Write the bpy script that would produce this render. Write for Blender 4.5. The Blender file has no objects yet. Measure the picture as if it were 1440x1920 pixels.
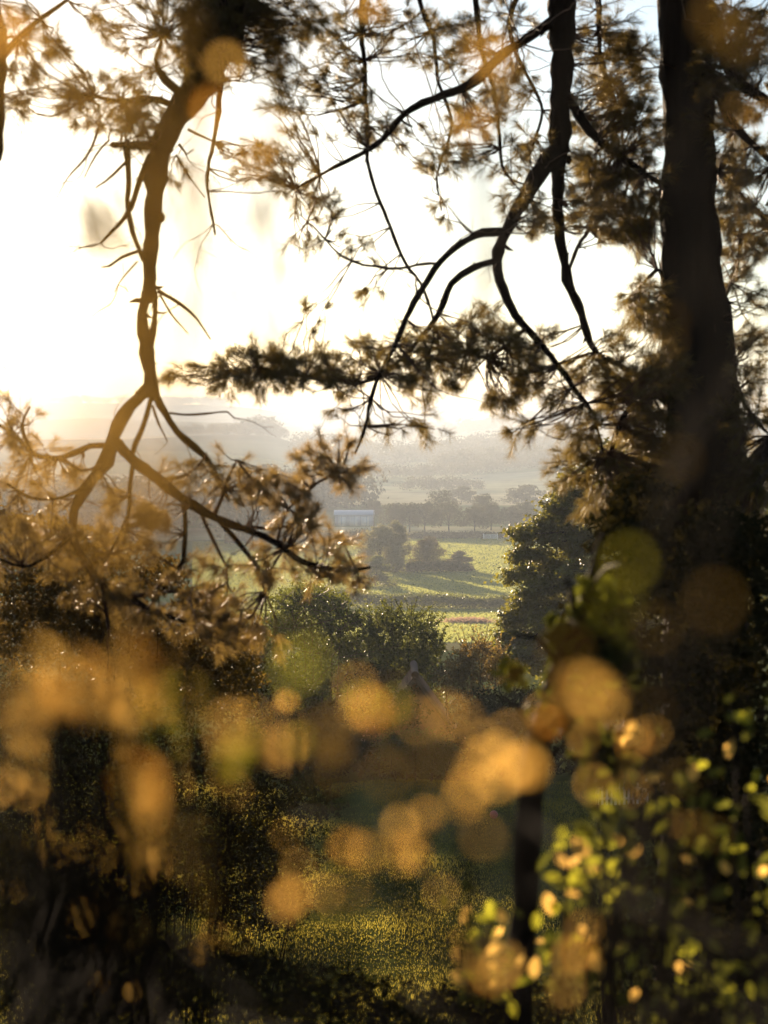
import bpy, math, random
import numpy as np
from mathutils import Vector, Matrix, noise

rs = np.random.RandomState(7)
random.seed(7)
scn = bpy.context.scene
col = scn.collection

# ------------------------------------------------------------------ camera
FPX = 3000.0                      # focal length in photo pixels
PITCH = math.atan(140 / FPX)
cam_d = bpy.data.cameras.new('camera'); cam = bpy.data.objects.new('camera', cam_d); col.objects.link(cam)
cam_d.sensor_fit = 'VERTICAL'; cam_d.sensor_height = 32; cam_d.sensor_width = 24; cam_d.lens = 50
cam_d.clip_start = 0.02; cam_d.clip_end = 20000
cam.rotation_euler = (math.pi / 2 - PITCH, 0, 0)
cam_d.dof.use_dof = True; cam_d.dof.focus_distance = 34; cam_d.dof.aperture_fstop = 2.7; cam_d.dof.aperture_blades = 0
scn.camera = cam

# ------------------------------------------------------------------ light
SUN_AZ = math.radians(-15.5); SUN_EL = math.radians(7.4)
w = bpy.data.worlds.new('World'); scn.world = w; w.use_nodes = True
nt = w.node_tree; bg = nt.nodes['Background']
sky = nt.nodes.new('ShaderNodeTexSky'); sky.sky_type = 'NISHITA'; sky.sun_disc = False
sky.sun_elevation = SUN_EL; sky.sun_rotation = SUN_AZ
sky.dust_density = 0.5; sky.ozone_density = 2.0; sky.air_density = 1.0
nt.links.new(sky.outputs[0], bg.inputs[0]); bg.inputs[1].default_value = 0.062
sd = bpy.data.lights.new('sun', 'SUN'); so = bpy.data.objects.new('sun', sd); col.objects.link(so)
sd.energy = 5; sd.angle = math.radians(0.5); sd.color = (1, 0.75, 0.50)
SUNV = Vector((math.sin(SUN_AZ) * math.cos(SUN_EL), math.cos(SUN_AZ) * math.cos(SUN_EL), math.sin(SUN_EL)))
so.rotation_euler = SUNV.to_track_quat('Z', 'Y').to_euler()
scn.view_settings.view_transform = 'Standard'; scn.view_settings.look = 'None'
scn.view_settings.exposure = 2.0; scn.view_settings.gamma = 1; scn.view_settings.use_curve_mapping = False
cy = scn.cycles
cy.max_bounces = 6; cy.diffuse_bounces = 2; cy.glossy_bounces = 2; cy.transmission_bounces = 4; cy.volume_bounces = 1
cy.transparent_max_bounces = 8; cy.use_denoising = True; cy.use_adaptive_sampling = True; cy.adaptive_threshold = 0.012
cy.sample_clamp_indirect = 6; cy.sample_clamp_direct = 14; cy.caustics_reflective = False; cy.caustics_refractive = False
cy.volume_step_rate = 1

# ------------------------------------------------------------------ helpers
CR, SR = math.cos(PITCH), math.sin(PITCH)
def P(px, py, d):
    """point that stands d metres ahead of the camera (along y) and shows near photo pixel px, py"""
    a = (px - 720) / FPX; b = (960 - py) / FPX
    dy, dz = CR + b * SR, -SR + b * CR
    t = d / dy
    return np.array((a * t, d, dz * t))

def link(o, parent=None):
    col.objects.link(o)
    if parent is not None: o.parent = parent
    return o

def mesh_obj(name, V, F, mat, parent=None, smooth=False, attr=None):
    """V (n,3); F list of face arrays, each (m,k)"""
    me = bpy.data.meshes.new(name)
    V = np.asarray(V, dtype=np.float32)
    if not isinstance(F, list): F = [F]
    F = [np.asarray(f, dtype=np.int32) for f in F if len(f)]
    nl = sum(f.size for f in F); nf = sum(len(f) for f in F)
    me.vertices.add(len(V)); me.vertices.foreach_set('co', V.ravel())
    me.loops.add(nl); me.loops.foreach_set('vertex_index', np.concatenate([f.ravel() for f in F]))
    me.polygons.add(nf)
    tot = np.concatenate([np.full(len(f), f.shape[1], dtype=np.int32) for f in F])
    st = np.concatenate(([0], np.cumsum(tot)[:-1])).astype(np.int32)
    me.polygons.foreach_set('loop_start', st); me.polygons.foreach_set('loop_total', tot)
    if smooth: me.polygons.foreach_set('use_smooth', np.ones(nf, dtype=bool))
    me.update(calc_edges=True)
    if attr is not None:
        ca = me.color_attributes.new('tint', 'FLOAT_COLOR', 'POINT')
        ca.data.foreach_set('color', np.asarray(attr, dtype=np.float32).ravel())
    me.validate()
    me.materials.append(mat)
    return link(bpy.data.objects.new(name, me), parent)

def tag(o, label, cat=None, group=None, kind=None):
    if label: o['label'] = label
    if cat: o['category'] = cat
    if group: o['group'] = group
    if kind: o['kind'] = kind
    return o

def thing(name, label, cat, loc, group=None):
    e = bpy.data.objects.new(name, None); e.empty_display_size = 0.2
    col.objects.link(e); e.location = [float(v) for v in loc]
    return tag(e, label, cat, group)

def rebase(root):
    """children are modelled in world coordinates: shift their meshes so the root can stand at its base"""
    l = Vector(root.location)
    for ch in root.children_recursive:
        if ch.type == 'MESH' and not ch.get('_placed'):
            ch.data.transform(Matrix.Translation(-l))

class MB:
    """mesh collector"""
    def __init__(s): s.V = []; s.F = {}; s.n = 0
    def add(s, V, F):
        V = np.asarray(V, float).reshape(-1, 3); F = np.asarray(F, int)
        s.F.setdefault(F.shape[1], []).append(F + s.n); s.V.append(V); s.n += len(V)
    def build(s, name, mat, parent=None, smooth=False):
        return mesh_obj(name, np.concatenate(s.V), [np.concatenate(f) for f in s.F.values()], mat, parent, smooth)
    def box(s, c, size, rz=0, M=None):
        x, y, z = [v / 2 for v in size]
        V = np.array([(-x,-y,-z),(x,-y,-z),(x,y,-z),(-x,y,-z),(-x,-y,z),(x,-y,z),(x,y,z),(-x,y,z)])
        if rz:
            cc, ss = math.cos(rz), math.sin(rz)
            V = V @ np.array([[cc, ss, 0], [-ss, cc, 0], [0, 0, 1]])
        if M is not None: V = V @ M
        s.add(V + np.asarray(c), [(0,3,2,1),(4,5,6,7),(0,1,5,4),(1,2,6,5),(2,3,7,6),(3,0,4,7)])

def resample(pts, rad, step):
    """catmull-rom through pts"""
    pts = np.asarray(pts, float); rad = np.asarray(rad, float)
    if len(pts) < 2: return pts, rad
    A = np.vstack([2 * pts[0] - pts[1], pts, 2 * pts[-1] - pts[-2]])
    out, ro = [], []
    for i in range(len(pts) - 1):
        L = np.linalg.norm(pts[i + 1] - pts[i]); n = max(1, int(L / step))
        p0, p1, p2, p3 = A[i], A[i + 1], A[i + 2], A[i + 3]
        for k in range(n):
            t = k / n
            out.append(0.5 * ((2 * p1) + (-p0 + p2) * t + (2 * p0 - 5 * p1 + 4 * p2 - p3) * t * t + (-p0 + 3 * p1 - 3 * p2 + p3) * t ** 3))
            ro.append(rad[i] * (1 - t) + rad[i + 1] * t)
    out.append(pts[-1]); ro.append(rad[-1])
    return np.array(out), np.array(ro)

def tube(mb, pts, rad, sides=7, rough=0.12, cap=True):
    pts = np.asarray(pts, float); rad = np.asarray(rad, float)
    n = len(pts)
    T = np.gradient(pts, axis=0); T /= np.linalg.norm(T, axis=1)[:, None] + 1e-9
    up = np.array((0.3, 0.9, 0.1)); 
    if abs(T[0] @ up) > 0.9: up = np.array((1.0, 0, 0))
    N = []; v = up
    for t in T:
        v = v - t * (v @ t); v = v / (np.linalg.norm(v) + 1e-9); N.append(v)
    N = np.array(N); B = np.cross(T, N)
    a = np.linspace(0, 2 * math.pi, sides, endpoint=False)
    r = rad[:, None] * (1 + rough * rs.randn(n, sides)) if rough else np.repeat(rad[:, None], sides, 1)
    V = pts[:, None] + r[..., None] * (np.cos(a)[None, :, None] * N[:, None] + np.sin(a)[None, :, None] * B[:, None])
    idx = np.arange(n * sides).reshape(n, sides)
    q = np.stack([idx[:-1], np.roll(idx[:-1], -1, 1), np.roll(idx[1:], -1, 1), idx[1:]], -1).reshape(-1, 4)
    mb.add(V.reshape(-1, 3), q)
    if cap:
        m = mb.n
        mb.add(np.vstack([pts[-1:] + T[-1:] * rad[-1]]), np.zeros((0, 3), int))
        base = m - sides
        mb.F.setdefault(3, []).append(np.array([(base + k, base + (k + 1) % sides, m) for k in range(sides)]))

def unit(n, rng=rs):
    v = rng.randn(n, 3); return v / (np.linalg.norm(v, axis=1)[:, None] + 1e-9)

def leaves(mb, C, size, asp=0.6, normals=None, spread=0.8, shape='leaf', fold=0.15):
    """C (n,3) centres; one folded leaf of four or six corners at each"""
    n = len(C)
    if n == 0: return
    L = size * (0.65 + 0.7 * rs.rand(n)) if np.isscalar(size) else size
    nn = unit(n)
    if normals is not None: nn = normals + spread * nn; nn /= np.linalg.norm(nn, axis=1)[:, None] + 1e-9
    a = unit(n); a = a - nn * (a * nn).sum(1)[:, None]; a /= np.linalg.norm(a, axis=1)[:, None] + 1e-9
    b = np.cross(nn, a)
    L = L[:, None]
    if shape == 'leaf':
        V = np.stack([C - a * L / 2, C + b * L * asp / 2 + nn * L * fold, C + a * L / 2, C - b * L * asp / 2 + nn * L * fold], 1)
        F = np.arange(4 * n).reshape(n, 4)
        F = np.concatenate([F[:, [0, 1, 2]], F[:, [0, 2, 3]]])
        mb.add(V.reshape(-1, 3), F)
    else:                                      # lobed leaf of three fingers
        V = np.stack([C - a * L / 2, C + b * L * .5 - a * L * .05, C + b * L * .16 + a * L * .08 + nn * L * fold, C + a * L * .55,
                      C - b * L * .16 + a * L * .08 + nn * L * fold, C - b * L * .5 - a * L * .05], 1)
        F = np.arange(6 * n).reshape(n, 6)
        mb.add(V.reshape(-1, 3), np.concatenate([F[:, [0, 1, 2]], F[:, [0, 2, 4]], F[:, [2, 3, 4]], F[:, [0, 4, 5]]]))

def blob_pts(c, r, n, shell=0.55):
    """points in an ellipsoid, more of them near the skin; returns points and outward normals"""
    u = unit(n); rr = shell + (1 - shell) * rs.rand(n) ** 0.6
    bump = 1 + 0.22 * np.sin(u[:, 0] * 7 + c[0] * 5) * np.sin(u[:, 1] * 6 + c[1]) + 0.18 * np.sin(u[:, 2] * 9 + c[0] * 3)
    return np.asarray(c) + u * np.asarray(r) * (rr * bump)[:, None], u

# ------------------------------------------------------------------ materials
def newmat(name):
    m = bpy.data.materials.new(name); m.use_nodes = True
    t = m.node_tree; t.nodes.clear()
    return m, t, t.nodes.new('ShaderNodeOutputMaterial')

def leafmat(name, c1, c2, trans=None, tfac=0.45, rough=0.45, spec=0.4, scale=3.0, sub=0.0):
    m, t, out = newmat(name); N = t.nodes; L = t.links
    geo = N.new('ShaderNodeNewGeometry'); oi = N.new('ShaderNodeObjectInfo'); nz = N.new('ShaderNodeTexNoise'); nz.inputs['Scale'].default_value = scale
    tc = N.new('ShaderNodeTexCoord'); L.new(tc.outputs['Object'], nz.inputs['Vector'])
    ad = N.new('ShaderNodeMath'); ad.operation = 'ADD'; L.new(geo.outputs['Random Per Island'], ad.inputs[0]); L.new(oi.outputs['Random'], ad.inputs[1])
    fr = N.new('ShaderNodeMath'); fr.operation = 'FRACT'; L.new(ad.outputs[0], fr.inputs[0])
    mx0 = N.new('ShaderNodeMath'); mx0.operation = 'MULTIPLY_ADD'; L.new(nz.outputs[0], mx0.inputs[0]); mx0.inputs[1].default_value = 1.2
    sb = N.new('ShaderNodeMath'); sb.operation = 'MULTIPLY_ADD'; L.new(fr.outputs[0], sb.inputs[0]); sb.inputs[1].default_value = 0.8; sb.inputs[2].default_value = -0.5
    L.new(sb.outputs[0], mx0.inputs[2]); mx0.use_clamp = True
    mix = N.new('ShaderNodeMix'); mix.data_type = 'RGBA'; L.new(mx0.outputs[0], mix.inputs[0])
    mix.inputs[6].default_value = (*c1, 1); mix.inputs[7].default_value = (*c2, 1)
    pb = N.new('ShaderNodeBsdfPrincipled'); L.new(mix.outputs[2], pb.inputs['Base Color'])
    pb.inputs['Roughness'].default_value = rough; pb.inputs['Specular IOR Level'].default_value = spec
    tb = N.new('ShaderNodeBsdfTranslucent')
    if trans is None: trans = [(min(1, a * 2.2 + b * 1.2)) for a, b in zip(c1, c2)]
    hs = N.new('ShaderNodeMix'); hs.data_type = 'RGBA'; hs.blend_type = 'MULTIPLY'; hs.inputs[0].default_value = 0.35
    hs.inputs[6].default_value = (*trans, 1)
    gm = N.new('ShaderNodeMix'); gm.data_type = 'RGBA'; gm.inputs[6].default_value = (0.45, 0.5, 0.4, 1); gm.inputs[7].default_value = (1, 1, 1, 1)
    L.new(fr.outputs[0], gm.inputs[0]); L.new(gm.outputs[2], hs.inputs[7]); L.new(hs.outputs[2], tb.inputs[0])
    ms = N.new('ShaderNodeMixShader'); ms.inputs[0].default_value = tfac
    L.new(pb.outputs[0], ms.inputs[1]); L.new(tb.outputs[0], ms.inputs[2]); L.new(ms.outputs[0], out.inputs[0])
    return m

def barkmat(name, c1, c2, scale=30, rough=0.85, bump=0.5, stretch=0.2):
    m, t, out = newmat(name); N = t.nodes; L = t.links
    tc = N.new('ShaderNodeTexCoord'); mp = N.new('ShaderNodeMapping'); mp.inputs['Scale'].default_value = (1, 1, stretch)
    L.new(tc.outputs['Object'], mp.inputs[0])
    nz = N.new('ShaderNodeTexNoise'); nz.inputs['Scale'].default_value = scale; nz.inputs['Detail'].default_value = 6; L.new(mp.outputs[0], nz.inputs[0])
    vo = N.new('ShaderNodeTexVoronoi'); vo.inputs['Scale'].default_value = scale * .6; L.new(mp.outputs[0], vo.inputs[0])
    cr = N.new('ShaderNodeMix'); cr.data_type = 'RGBA'; L.new(nz.outputs[0], cr.inputs[0]); cr.inputs[6].default_value = (*c1, 1); cr.inputs[7].default_value = (*c2, 1)
    pb = N.new('ShaderNodeBsdfPrincipled'); pb.inputs['Roughness'].default_value = rough; pb.inputs['Specular IOR Level'].default_value = .03 if rough > .8 else .3; L.new(cr.outputs[2], pb.inputs['Base Color'])
    ad = N.new('ShaderNodeMath'); ad.operation = 'ADD'; L.new(nz.outputs[0], ad.inputs[0]); L.new(vo.outputs[0], ad.inputs[1])
    bm = N.new('ShaderNodeBump'); bm.inputs['Strength'].default_value = bump; bm.inputs['Distance'].default_value = 0.02
    L.new(ad.outputs[0], bm.inputs['Height']); L.new(bm.outputs[0], pb.inputs['Normal']); L.new(pb.outputs[0], out.inputs[0])
    return m

def flatmat(name, c, rough=0.6, noise_s=8, var=0.3):
    return barkmat(name, [v * (1 - var) for v in c], [min(1, v * (1 + var)) for v in c], noise_s, rough, 0.15, 1)

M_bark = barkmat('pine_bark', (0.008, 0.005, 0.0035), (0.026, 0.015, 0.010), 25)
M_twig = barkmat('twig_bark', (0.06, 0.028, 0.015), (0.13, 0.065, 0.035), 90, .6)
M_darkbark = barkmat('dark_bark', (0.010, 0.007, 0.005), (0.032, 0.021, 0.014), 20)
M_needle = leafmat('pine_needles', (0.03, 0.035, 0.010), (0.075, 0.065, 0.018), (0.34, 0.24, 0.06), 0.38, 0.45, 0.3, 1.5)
M_needle_gold = leafmat('sunlit_pine_needles', (0.035, 0.032, 0.010), (0.075, 0.055, 0.018), (0.52, 0.34, 0.09), 0.40, 0.28, 1.0, 2)  # same pine's needles, with the backlit gold put into the colour
M_maple = leafmat('sycamore_leaves', (0.022, 0.034, 0.007), (0.050, 0.060, 0.012), (0.42, 0.38, 0.05), 0.32, 0.5, 0.3, 0.5)
M_bush = leafmat('bush_leaves', (0.016, 0.028, 0.008), (0.035, 0.050, 0.014), (0.26, 0.27, 0.04), 0.33, 0.5, 0.25, 0.8)
M_rust = leafmat('reddish_leaves', (0.05, 0.032, 0.014), (0.09, 0.065, 0.02), (0.36, 0.23, 0.05), 0.4, 0.4, 0.5, 1)
M_gold = leafmat('bronze_leaves', (0.16, 0.095, 0.032), (0.26, 0.16, 0.05), (1.0, 0.62, 0.155), 0.85, 0.35, 0.3, 5)
M_lime = leafmat('young_green_leaves', (0.09, 0.11, 0.015), (0.15, 0.15, 0.02), (0.62, 0.60, 0.05), 0.6, 0.25, 0.7, 5)
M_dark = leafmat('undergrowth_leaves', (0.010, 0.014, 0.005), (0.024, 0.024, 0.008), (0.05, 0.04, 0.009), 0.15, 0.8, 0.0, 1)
M_far = leafmat('far_tree_leaves', (0.022, 0.028, 0.010), (0.045, 0.045, 0.016), (0.12, 0.11, 0.03), 0.25, 0.7, 0.1, 0.05)
M_willow = leafmat('willow_leaves', (0.06, 0.07, 0.035), (0.10, 0.105, 0.05), (0.3, 0.27, 0.1), 0.4, 0.6, 0.2, 0.2)
M_rust2 = leafmat('thorn_leaves', (0.045, 0.038, 0.018), (0.08, 0.065, 0.03), (0.18, 0.13, 0.04), 0.3, 0.7, 0.1, .3)
M_reed = leafmat('dry_reeds', (0.20, 0.13, 0.09), (0.28, 0.19, 0.13), (0.6, 0.38, 0.25), 0.4, 0.7, 0.1, 0.5)
M_white = flatmat('white_paint', (0.72, 0.72, 0.70), .5)
M_barn = flatmat('barn_sheeting', (0.55, 0.57, 0.62), .5, 2, .06)
M_barnroof = flatmat('barn_roof_sheeting', (0.40, 0.44, 0.52), .4, 2, .06)
M_dull = flatmat('dull_timber', (0.09, 0.065, 0.045), .9)
M_brick = flatmat('shed_brick', (0.20, 0.11, 0.07), .9)
M_tile = flatmat('roof_tile', (0.16, 0.09, 0.06), .8)
M_pink = flatmat('pink_rubber', (0.60, 0.16, 0.12), .4)

# ------------------------------------------------------------------ terrain
ny = np.array([-120, -20, 0, 2.5, 5, 10, 17, 20, 32, 40, 60, 100, 150, 190, 215, 240, 300, 400, 470, 600], float)
nz_ = np.array([2.0, -1.0, -1.75, -2.0, -3.2, -5.2, -6.8, -7, -7.1, -7.8, -9.5, -14, -19.5, -21.9, -23, -23.6, -24.8, -26, -26.6, -26], float)
kp = np.array([-500, 0, 200, 400, 500, 560, 640, 720, 800, 880, 960, 1050, 1440, 2000], float)
ridges = {  # distance: photo row of the ground there, at the columns kp
    600: [950] * 14,
    800: [900, 895, 893, 893, 898, 905, 912, 918, 920, 922, 920, 918, 910, 905],
    1100: [860, 850, 845, 848, 858, 868, 872, 878, 880, 878, 874, 868, 860, 860],
    1500: [830, 822, 820, 816, 816, 832, 846, 852, 850, 846, 838, 828, 824, 824],
    1900: [850, 845, 842, 842, 845, 850, 850, 855, 858, 850, 846, 846, 846, 846],
    2400: [800, 792, 786, 794, 806, 812, 816, 822, 822, 808, 798, 792, 790, 790],
    2800: [810, 806, 806, 806, 806, 808, 808, 808, 812, 812, 812, 812, 812, 812],
    3300: [760, 756, 755, 757, 768, 778, 778, 774, 776, 790, 797, 800, 798, 790],
    3900: [775, 772, 772, 772, 772, 776, 776, 777, 780, 790, 797, 800, 798, 790],
    4400: [800] * 14, 4700: [830] * 14}
rd = sorted(ridges)
def smooth_interp(x, xp, fp):
    i = np.clip(np.searchsorted(xp, x) - 1, 0, len(xp) - 2)
    t = np.clip((x - xp[i]) / (xp[i + 1] - xp[i]), 0, 1); t = t * t * (3 - 2 * t)
    return fp[i] * (1 - t) + fp[i + 1] * t
def ground(x, y):
    x = np.atleast_1d(np.asarray(x, float)); y = np.atleast_1d(np.asarray(y, float))
    z = np.interp(y, ny, nz_)
    px = 720 + FPX * x / np.maximum(y, 300)
    Z = np.stack([-(np.interp(px, kp, ridges[d]) - 820) / FPX * d for d in rd])
    i = np.clip(np.searchsorted(rd, y) - 1, 0, len(rd) - 2)
    r = np.array(rd, float); t = np.clip((y - r[i]) / (r[i + 1] - r[i]), 0, 1); t = t * t * (3 - 2 * t)
    k = np.arange(len(x)); far = Z[i, k] * (1 - t) + Z[i + 1, k] * t
    und = 0.5 * np.sin(x / 37 + y / 61) * np.clip((y - 60) / 200, 0, 1) + 2.0 * np.sin(x / 170 + 1) * np.sin(y / 230) * np.clip((y - 700) / 800, 0, 1)
    near = 0.06 * np.sin(x * 1.3 + y) + 0.05 * np.sin(x * .7 - y * 1.9)
    return np.where(y > 600, far, z) + und + near * (y < 60)
def G(x, y): return float(ground(x, y)[0])

rows = np.concatenate([np.linspace(-120, 0, 16), np.linspace(1, 60, 90), np.geomspace(61, 4700, 230)])
ncol = 150
A = np.linspace(-1, 1, ncol); A = np.sign(A) * np.abs(A) ** 1.5
X = A[None, :] * (0.75 * np.maximum(rows, 0)[:, None] + 90 + 0 * A[None, :]); Y = np.repeat(rows[:, None], ncol, 1)
Zt = ground(X.ravel(), Y.ravel())
# tint of each place: real differences of crop and grass
pxg = 720 + FPX * X.ravel() / np.maximum(Y.ravel(), 1); yg = Y.ravel()
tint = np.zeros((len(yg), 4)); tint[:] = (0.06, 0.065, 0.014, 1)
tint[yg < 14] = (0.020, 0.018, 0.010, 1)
tint[(yg > 36) & (yg < 120)] = (0.05, 0.06, 0.02, 1)
tint[(yg > 120) & (yg < 222)] = (0.12, 0.11, 0.05, 1)
tint[(yg >= 222) & (yg < 410)] = (0.062, 0.100, 0.030, 1)
tint[(yg >= 410) & (yg < 465)] = (0.30, 0.27, 0.15, 1)
tint[(yg >= 465) & (yg < 620)] = (0.12, 0.14, 0.06, 1)
lane = (yg >= 620)
par = (np.floor(yg / 260 + 0.3 * np.sin(X.ravel() / 150)) * 7 + np.floor(X.ravel() / 210 + 0.25 * np.sin(yg / 90)) * 13) % 5
pal = np.array([(0.08, 0.10, 0.04, 1), (0.26, 0.25, 0.14, 1), (0.05, 0.07, 0.025, 1), (0.16, 0.18, 0.08, 1), (0.34, 0.30, 0.18, 1)])
tint[lane] = pal[par[lane].astype(int)]
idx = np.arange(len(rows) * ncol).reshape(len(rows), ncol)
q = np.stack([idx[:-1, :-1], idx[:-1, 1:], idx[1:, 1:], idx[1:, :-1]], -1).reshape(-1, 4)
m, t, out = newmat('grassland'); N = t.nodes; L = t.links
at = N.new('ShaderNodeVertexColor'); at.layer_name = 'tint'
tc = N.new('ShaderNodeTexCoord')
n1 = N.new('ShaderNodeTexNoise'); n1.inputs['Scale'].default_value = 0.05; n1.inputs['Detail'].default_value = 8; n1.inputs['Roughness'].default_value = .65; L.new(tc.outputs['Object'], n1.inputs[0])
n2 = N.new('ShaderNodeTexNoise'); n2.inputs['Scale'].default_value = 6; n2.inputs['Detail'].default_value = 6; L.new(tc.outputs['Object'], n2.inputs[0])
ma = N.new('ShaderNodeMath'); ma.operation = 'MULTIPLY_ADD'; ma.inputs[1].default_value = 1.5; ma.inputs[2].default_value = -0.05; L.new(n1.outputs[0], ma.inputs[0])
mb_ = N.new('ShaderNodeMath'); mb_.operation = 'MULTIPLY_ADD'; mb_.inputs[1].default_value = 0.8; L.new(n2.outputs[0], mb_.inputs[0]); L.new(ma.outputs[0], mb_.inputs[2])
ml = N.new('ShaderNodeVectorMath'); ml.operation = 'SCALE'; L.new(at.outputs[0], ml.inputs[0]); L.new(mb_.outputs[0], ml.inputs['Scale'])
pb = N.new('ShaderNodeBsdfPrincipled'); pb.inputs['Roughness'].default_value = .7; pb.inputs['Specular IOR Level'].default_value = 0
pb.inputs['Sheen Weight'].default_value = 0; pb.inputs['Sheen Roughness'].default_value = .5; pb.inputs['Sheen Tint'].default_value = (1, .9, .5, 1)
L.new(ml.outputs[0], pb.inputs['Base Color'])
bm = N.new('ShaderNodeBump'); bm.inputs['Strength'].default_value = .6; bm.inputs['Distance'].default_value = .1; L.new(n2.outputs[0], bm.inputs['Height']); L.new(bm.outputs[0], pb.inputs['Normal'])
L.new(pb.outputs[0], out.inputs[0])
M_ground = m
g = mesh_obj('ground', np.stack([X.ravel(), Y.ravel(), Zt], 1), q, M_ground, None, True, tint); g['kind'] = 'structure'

# ------------------------------------------------------------------ haze
hz = MB(); hz.box((0, 2175, 29), (8800, 4850, 138))
m, t, out = newmat('valley_haze')
pv = t.nodes.new('ShaderNodeVolumePrincipled'); pv.inputs['Color'].default_value = (0.47, 0.54, 0.64, 1); pv.inputs['Density'].default_value = 0.00046
pv.inputs['Anisotropy'].default_value = 0.35
t.links.new(pv.outputs[0], out.inputs['Volume'])
tag(hz.build('haze', m), 'pale evening haze filling the whole valley', kind='stuff')

# ------------------------------------------------------------------ generic broadleaf tree / shrub
def lobes_tree(name, label, cat, base, height, width, nleaf, lsize, mat, barkm=M_darkbark, group=None, clear=0.28, nl=9, shape='leaf', trunk_r=None, depth=None, seed=0):
    rg = np.random.RandomState(seed + 11)
    base = np.asarray(base, float)
    root = thing(name, label, cat, base, group)
    depth = depth or width
    tr = trunk_r or height * 0.022
    tb = MB(); tp = [base + (0, 0, -0.3)]
    for k in range(1, 5): tp.append(base + (rg.randn() * width * .02, rg.randn() * width * .02, height * .75 * k / 4))
    pp, rr = resample(tp, [tr * 1.3, tr, tr * .8, tr * .55, tr * .25], height / 12)
    tube(tb, pp, rr, 6)
    cr = MB(); cs = []
    for k in range(nl):
        a = k * 2.4 + rg.rand(); f = (k + .5) / nl
        zz = clear + (0.93 - clear) * f
        rad = math.sin(min(1, (1.12 - f) * 1.15) * math.pi * .55) * .34
        c = base + np.array((math.cos(a) * rad * width, math.sin(a) * rad * depth, zz * height))
        s = (.26 - .09 * f) * (0.8 + .4 * rg.rand())
        cs.append((c, np.array((s * width * 1.1, s * depth * 1.1, s * height * .62))))
    cs.append((base + (0, 0, height * .62), np.array((width * .25, depth * .25, height * .2))))
    for c, r in cs:
        n = int(nleaf / len(cs)); p, u = blob_pts(c, r, n, .45)
        leaves(cr, p, lsize, .75, u, .9, shape)
        st = base + (0, 0, max(clear * .8, .45 * (c[2] - base[2]) / height) * height)
        pp, rr = resample([st, (st + c) / 2 + (0, 0, height * .02), c], [tr * .5, tr * .3, tr * .1], height / 10); tube(tb, pp, rr, 4)
    tb.build('trunk', barkm, root, True); cr.build('crown', mat, root)
    rebase(root); return root

def hedge(name, label, cat, a, b, h, wd, n, lsize, mat, group=None, lump=0.25):
    a = np.asarray(a, float); b = np.asarray(b, float); L_ = np.linalg.norm((b - a)[:2])
    t_ = rs.rand(n); x = a[0] + (b[0] - a[0]) * t_; y = a[1] + (b[1] - a[1]) * t_
    off = rs.rand(n) * 2 - 1; hh = h * (1 + lump * np.sin(t_ * L_ / 3.1) * np.sin(t_ * L_ / 7.7 + 1) + .12 * rs.randn(n))
    v = rs.rand(n) ** .6
    z = ground(x, y) + v * hh * np.sqrt(np.clip(1 - off ** 2 * .6, 0, 1))
    d = (b - a)[:2] / L_
    C = np.stack([x - d[1] * off * wd / 2, y + d[0] * off * wd / 2, z], 1)
    mb = MB(); leaves(mb, C, lsize, .8); o = mb.build(name, mat)
    base = Vector(((a[0] + b[0]) / 2, (a[1] + b[1]) / 2, G((a[0] + b[0]) / 2, (a[1] + b[1]) / 2)))
    o.data.transform(Matrix.Translation(-base)); o.location = base
    return tag(o, label, cat, group)

def at(px, d): x = (px - 720) / FPX * d; return np.array((x, d, G(x, d)))

# ------------------------------------------------------------------ far woods (each reads as one mass)
def wood(label, spots, s, n=170):
    s *= .72
    mb = MB()
    for px, d, h in spots:
        b = at(px, d); wd = h * (1.0 + .5 * rs.rand())
        for k in range(4):
            c = b + np.array((rs.randn() * wd * .25, rs.randn() * wd * .25, h * (.35 + .16 * k)))
            p, u = blob_pts(c, (wd * .42, wd * .42, h * .3), n // 4 + 8, .6); leaves(mb, p, h * s, .8, u, .6)
    o = mb.build('woodland', M_far); tag(o, label, 'woodland', kind='stuff')
def scatter(p0, p1, d0, d1, n, h0, h1):
    return [(p0 + (p1 - p0) * rs.rand(), d0 + (d1 - d0) * rs.rand(), h0 + (h1 - h0) * rs.rand()) for _ in range(n)]
wood('wooded brow with a domed clump of trees on the hazy middle hill', scatter(400, 530, 1420, 1560, 70, 7, 11) + scatter(455, 505, 1440, 1500, 16, 12, 16) + scatter(330, 390, 1450, 1560, 14, 6, 10), .2)
wood('dense hillside wood stretching along the valley side in haze', scatter(560, 1040, 1180, 1480, 150, 9, 15) + scatter(820, 1040, 1060, 1180, 50, 8, 13), .2)
wood('pale wood along the far skyline ridge', scatter(-50, 420, 3180, 3320, 110, 10, 18) + scatter(600, 850, 3200, 3300, 50, 9, 18), .24)
wood('faint wooded ridge under the skyline towards the sycamore', scatter(720, 1300, 2330, 2450, 110, 10, 20), .24)
wood('hedgerow trees along the sloping valley fields', [(p, 900 + 0.35 * (p - 600), 6 + 3 * rs.rand()) for p in np.arange(560, 1040, 9)] + [(p, 760 + .15 * (p - 600), 4 + 3 * rs.rand()) for p in np.arange(760, 900, 8)], .2)
wood('low wood behind the pale barn', scatter(470, 660, 560, 640, 60, 9, 14), .2)
wood('dim wood below the middle hill on the shaded valley floor', scatter(-60, 480, 420, 560, 130, 9, 14), .2)

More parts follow.
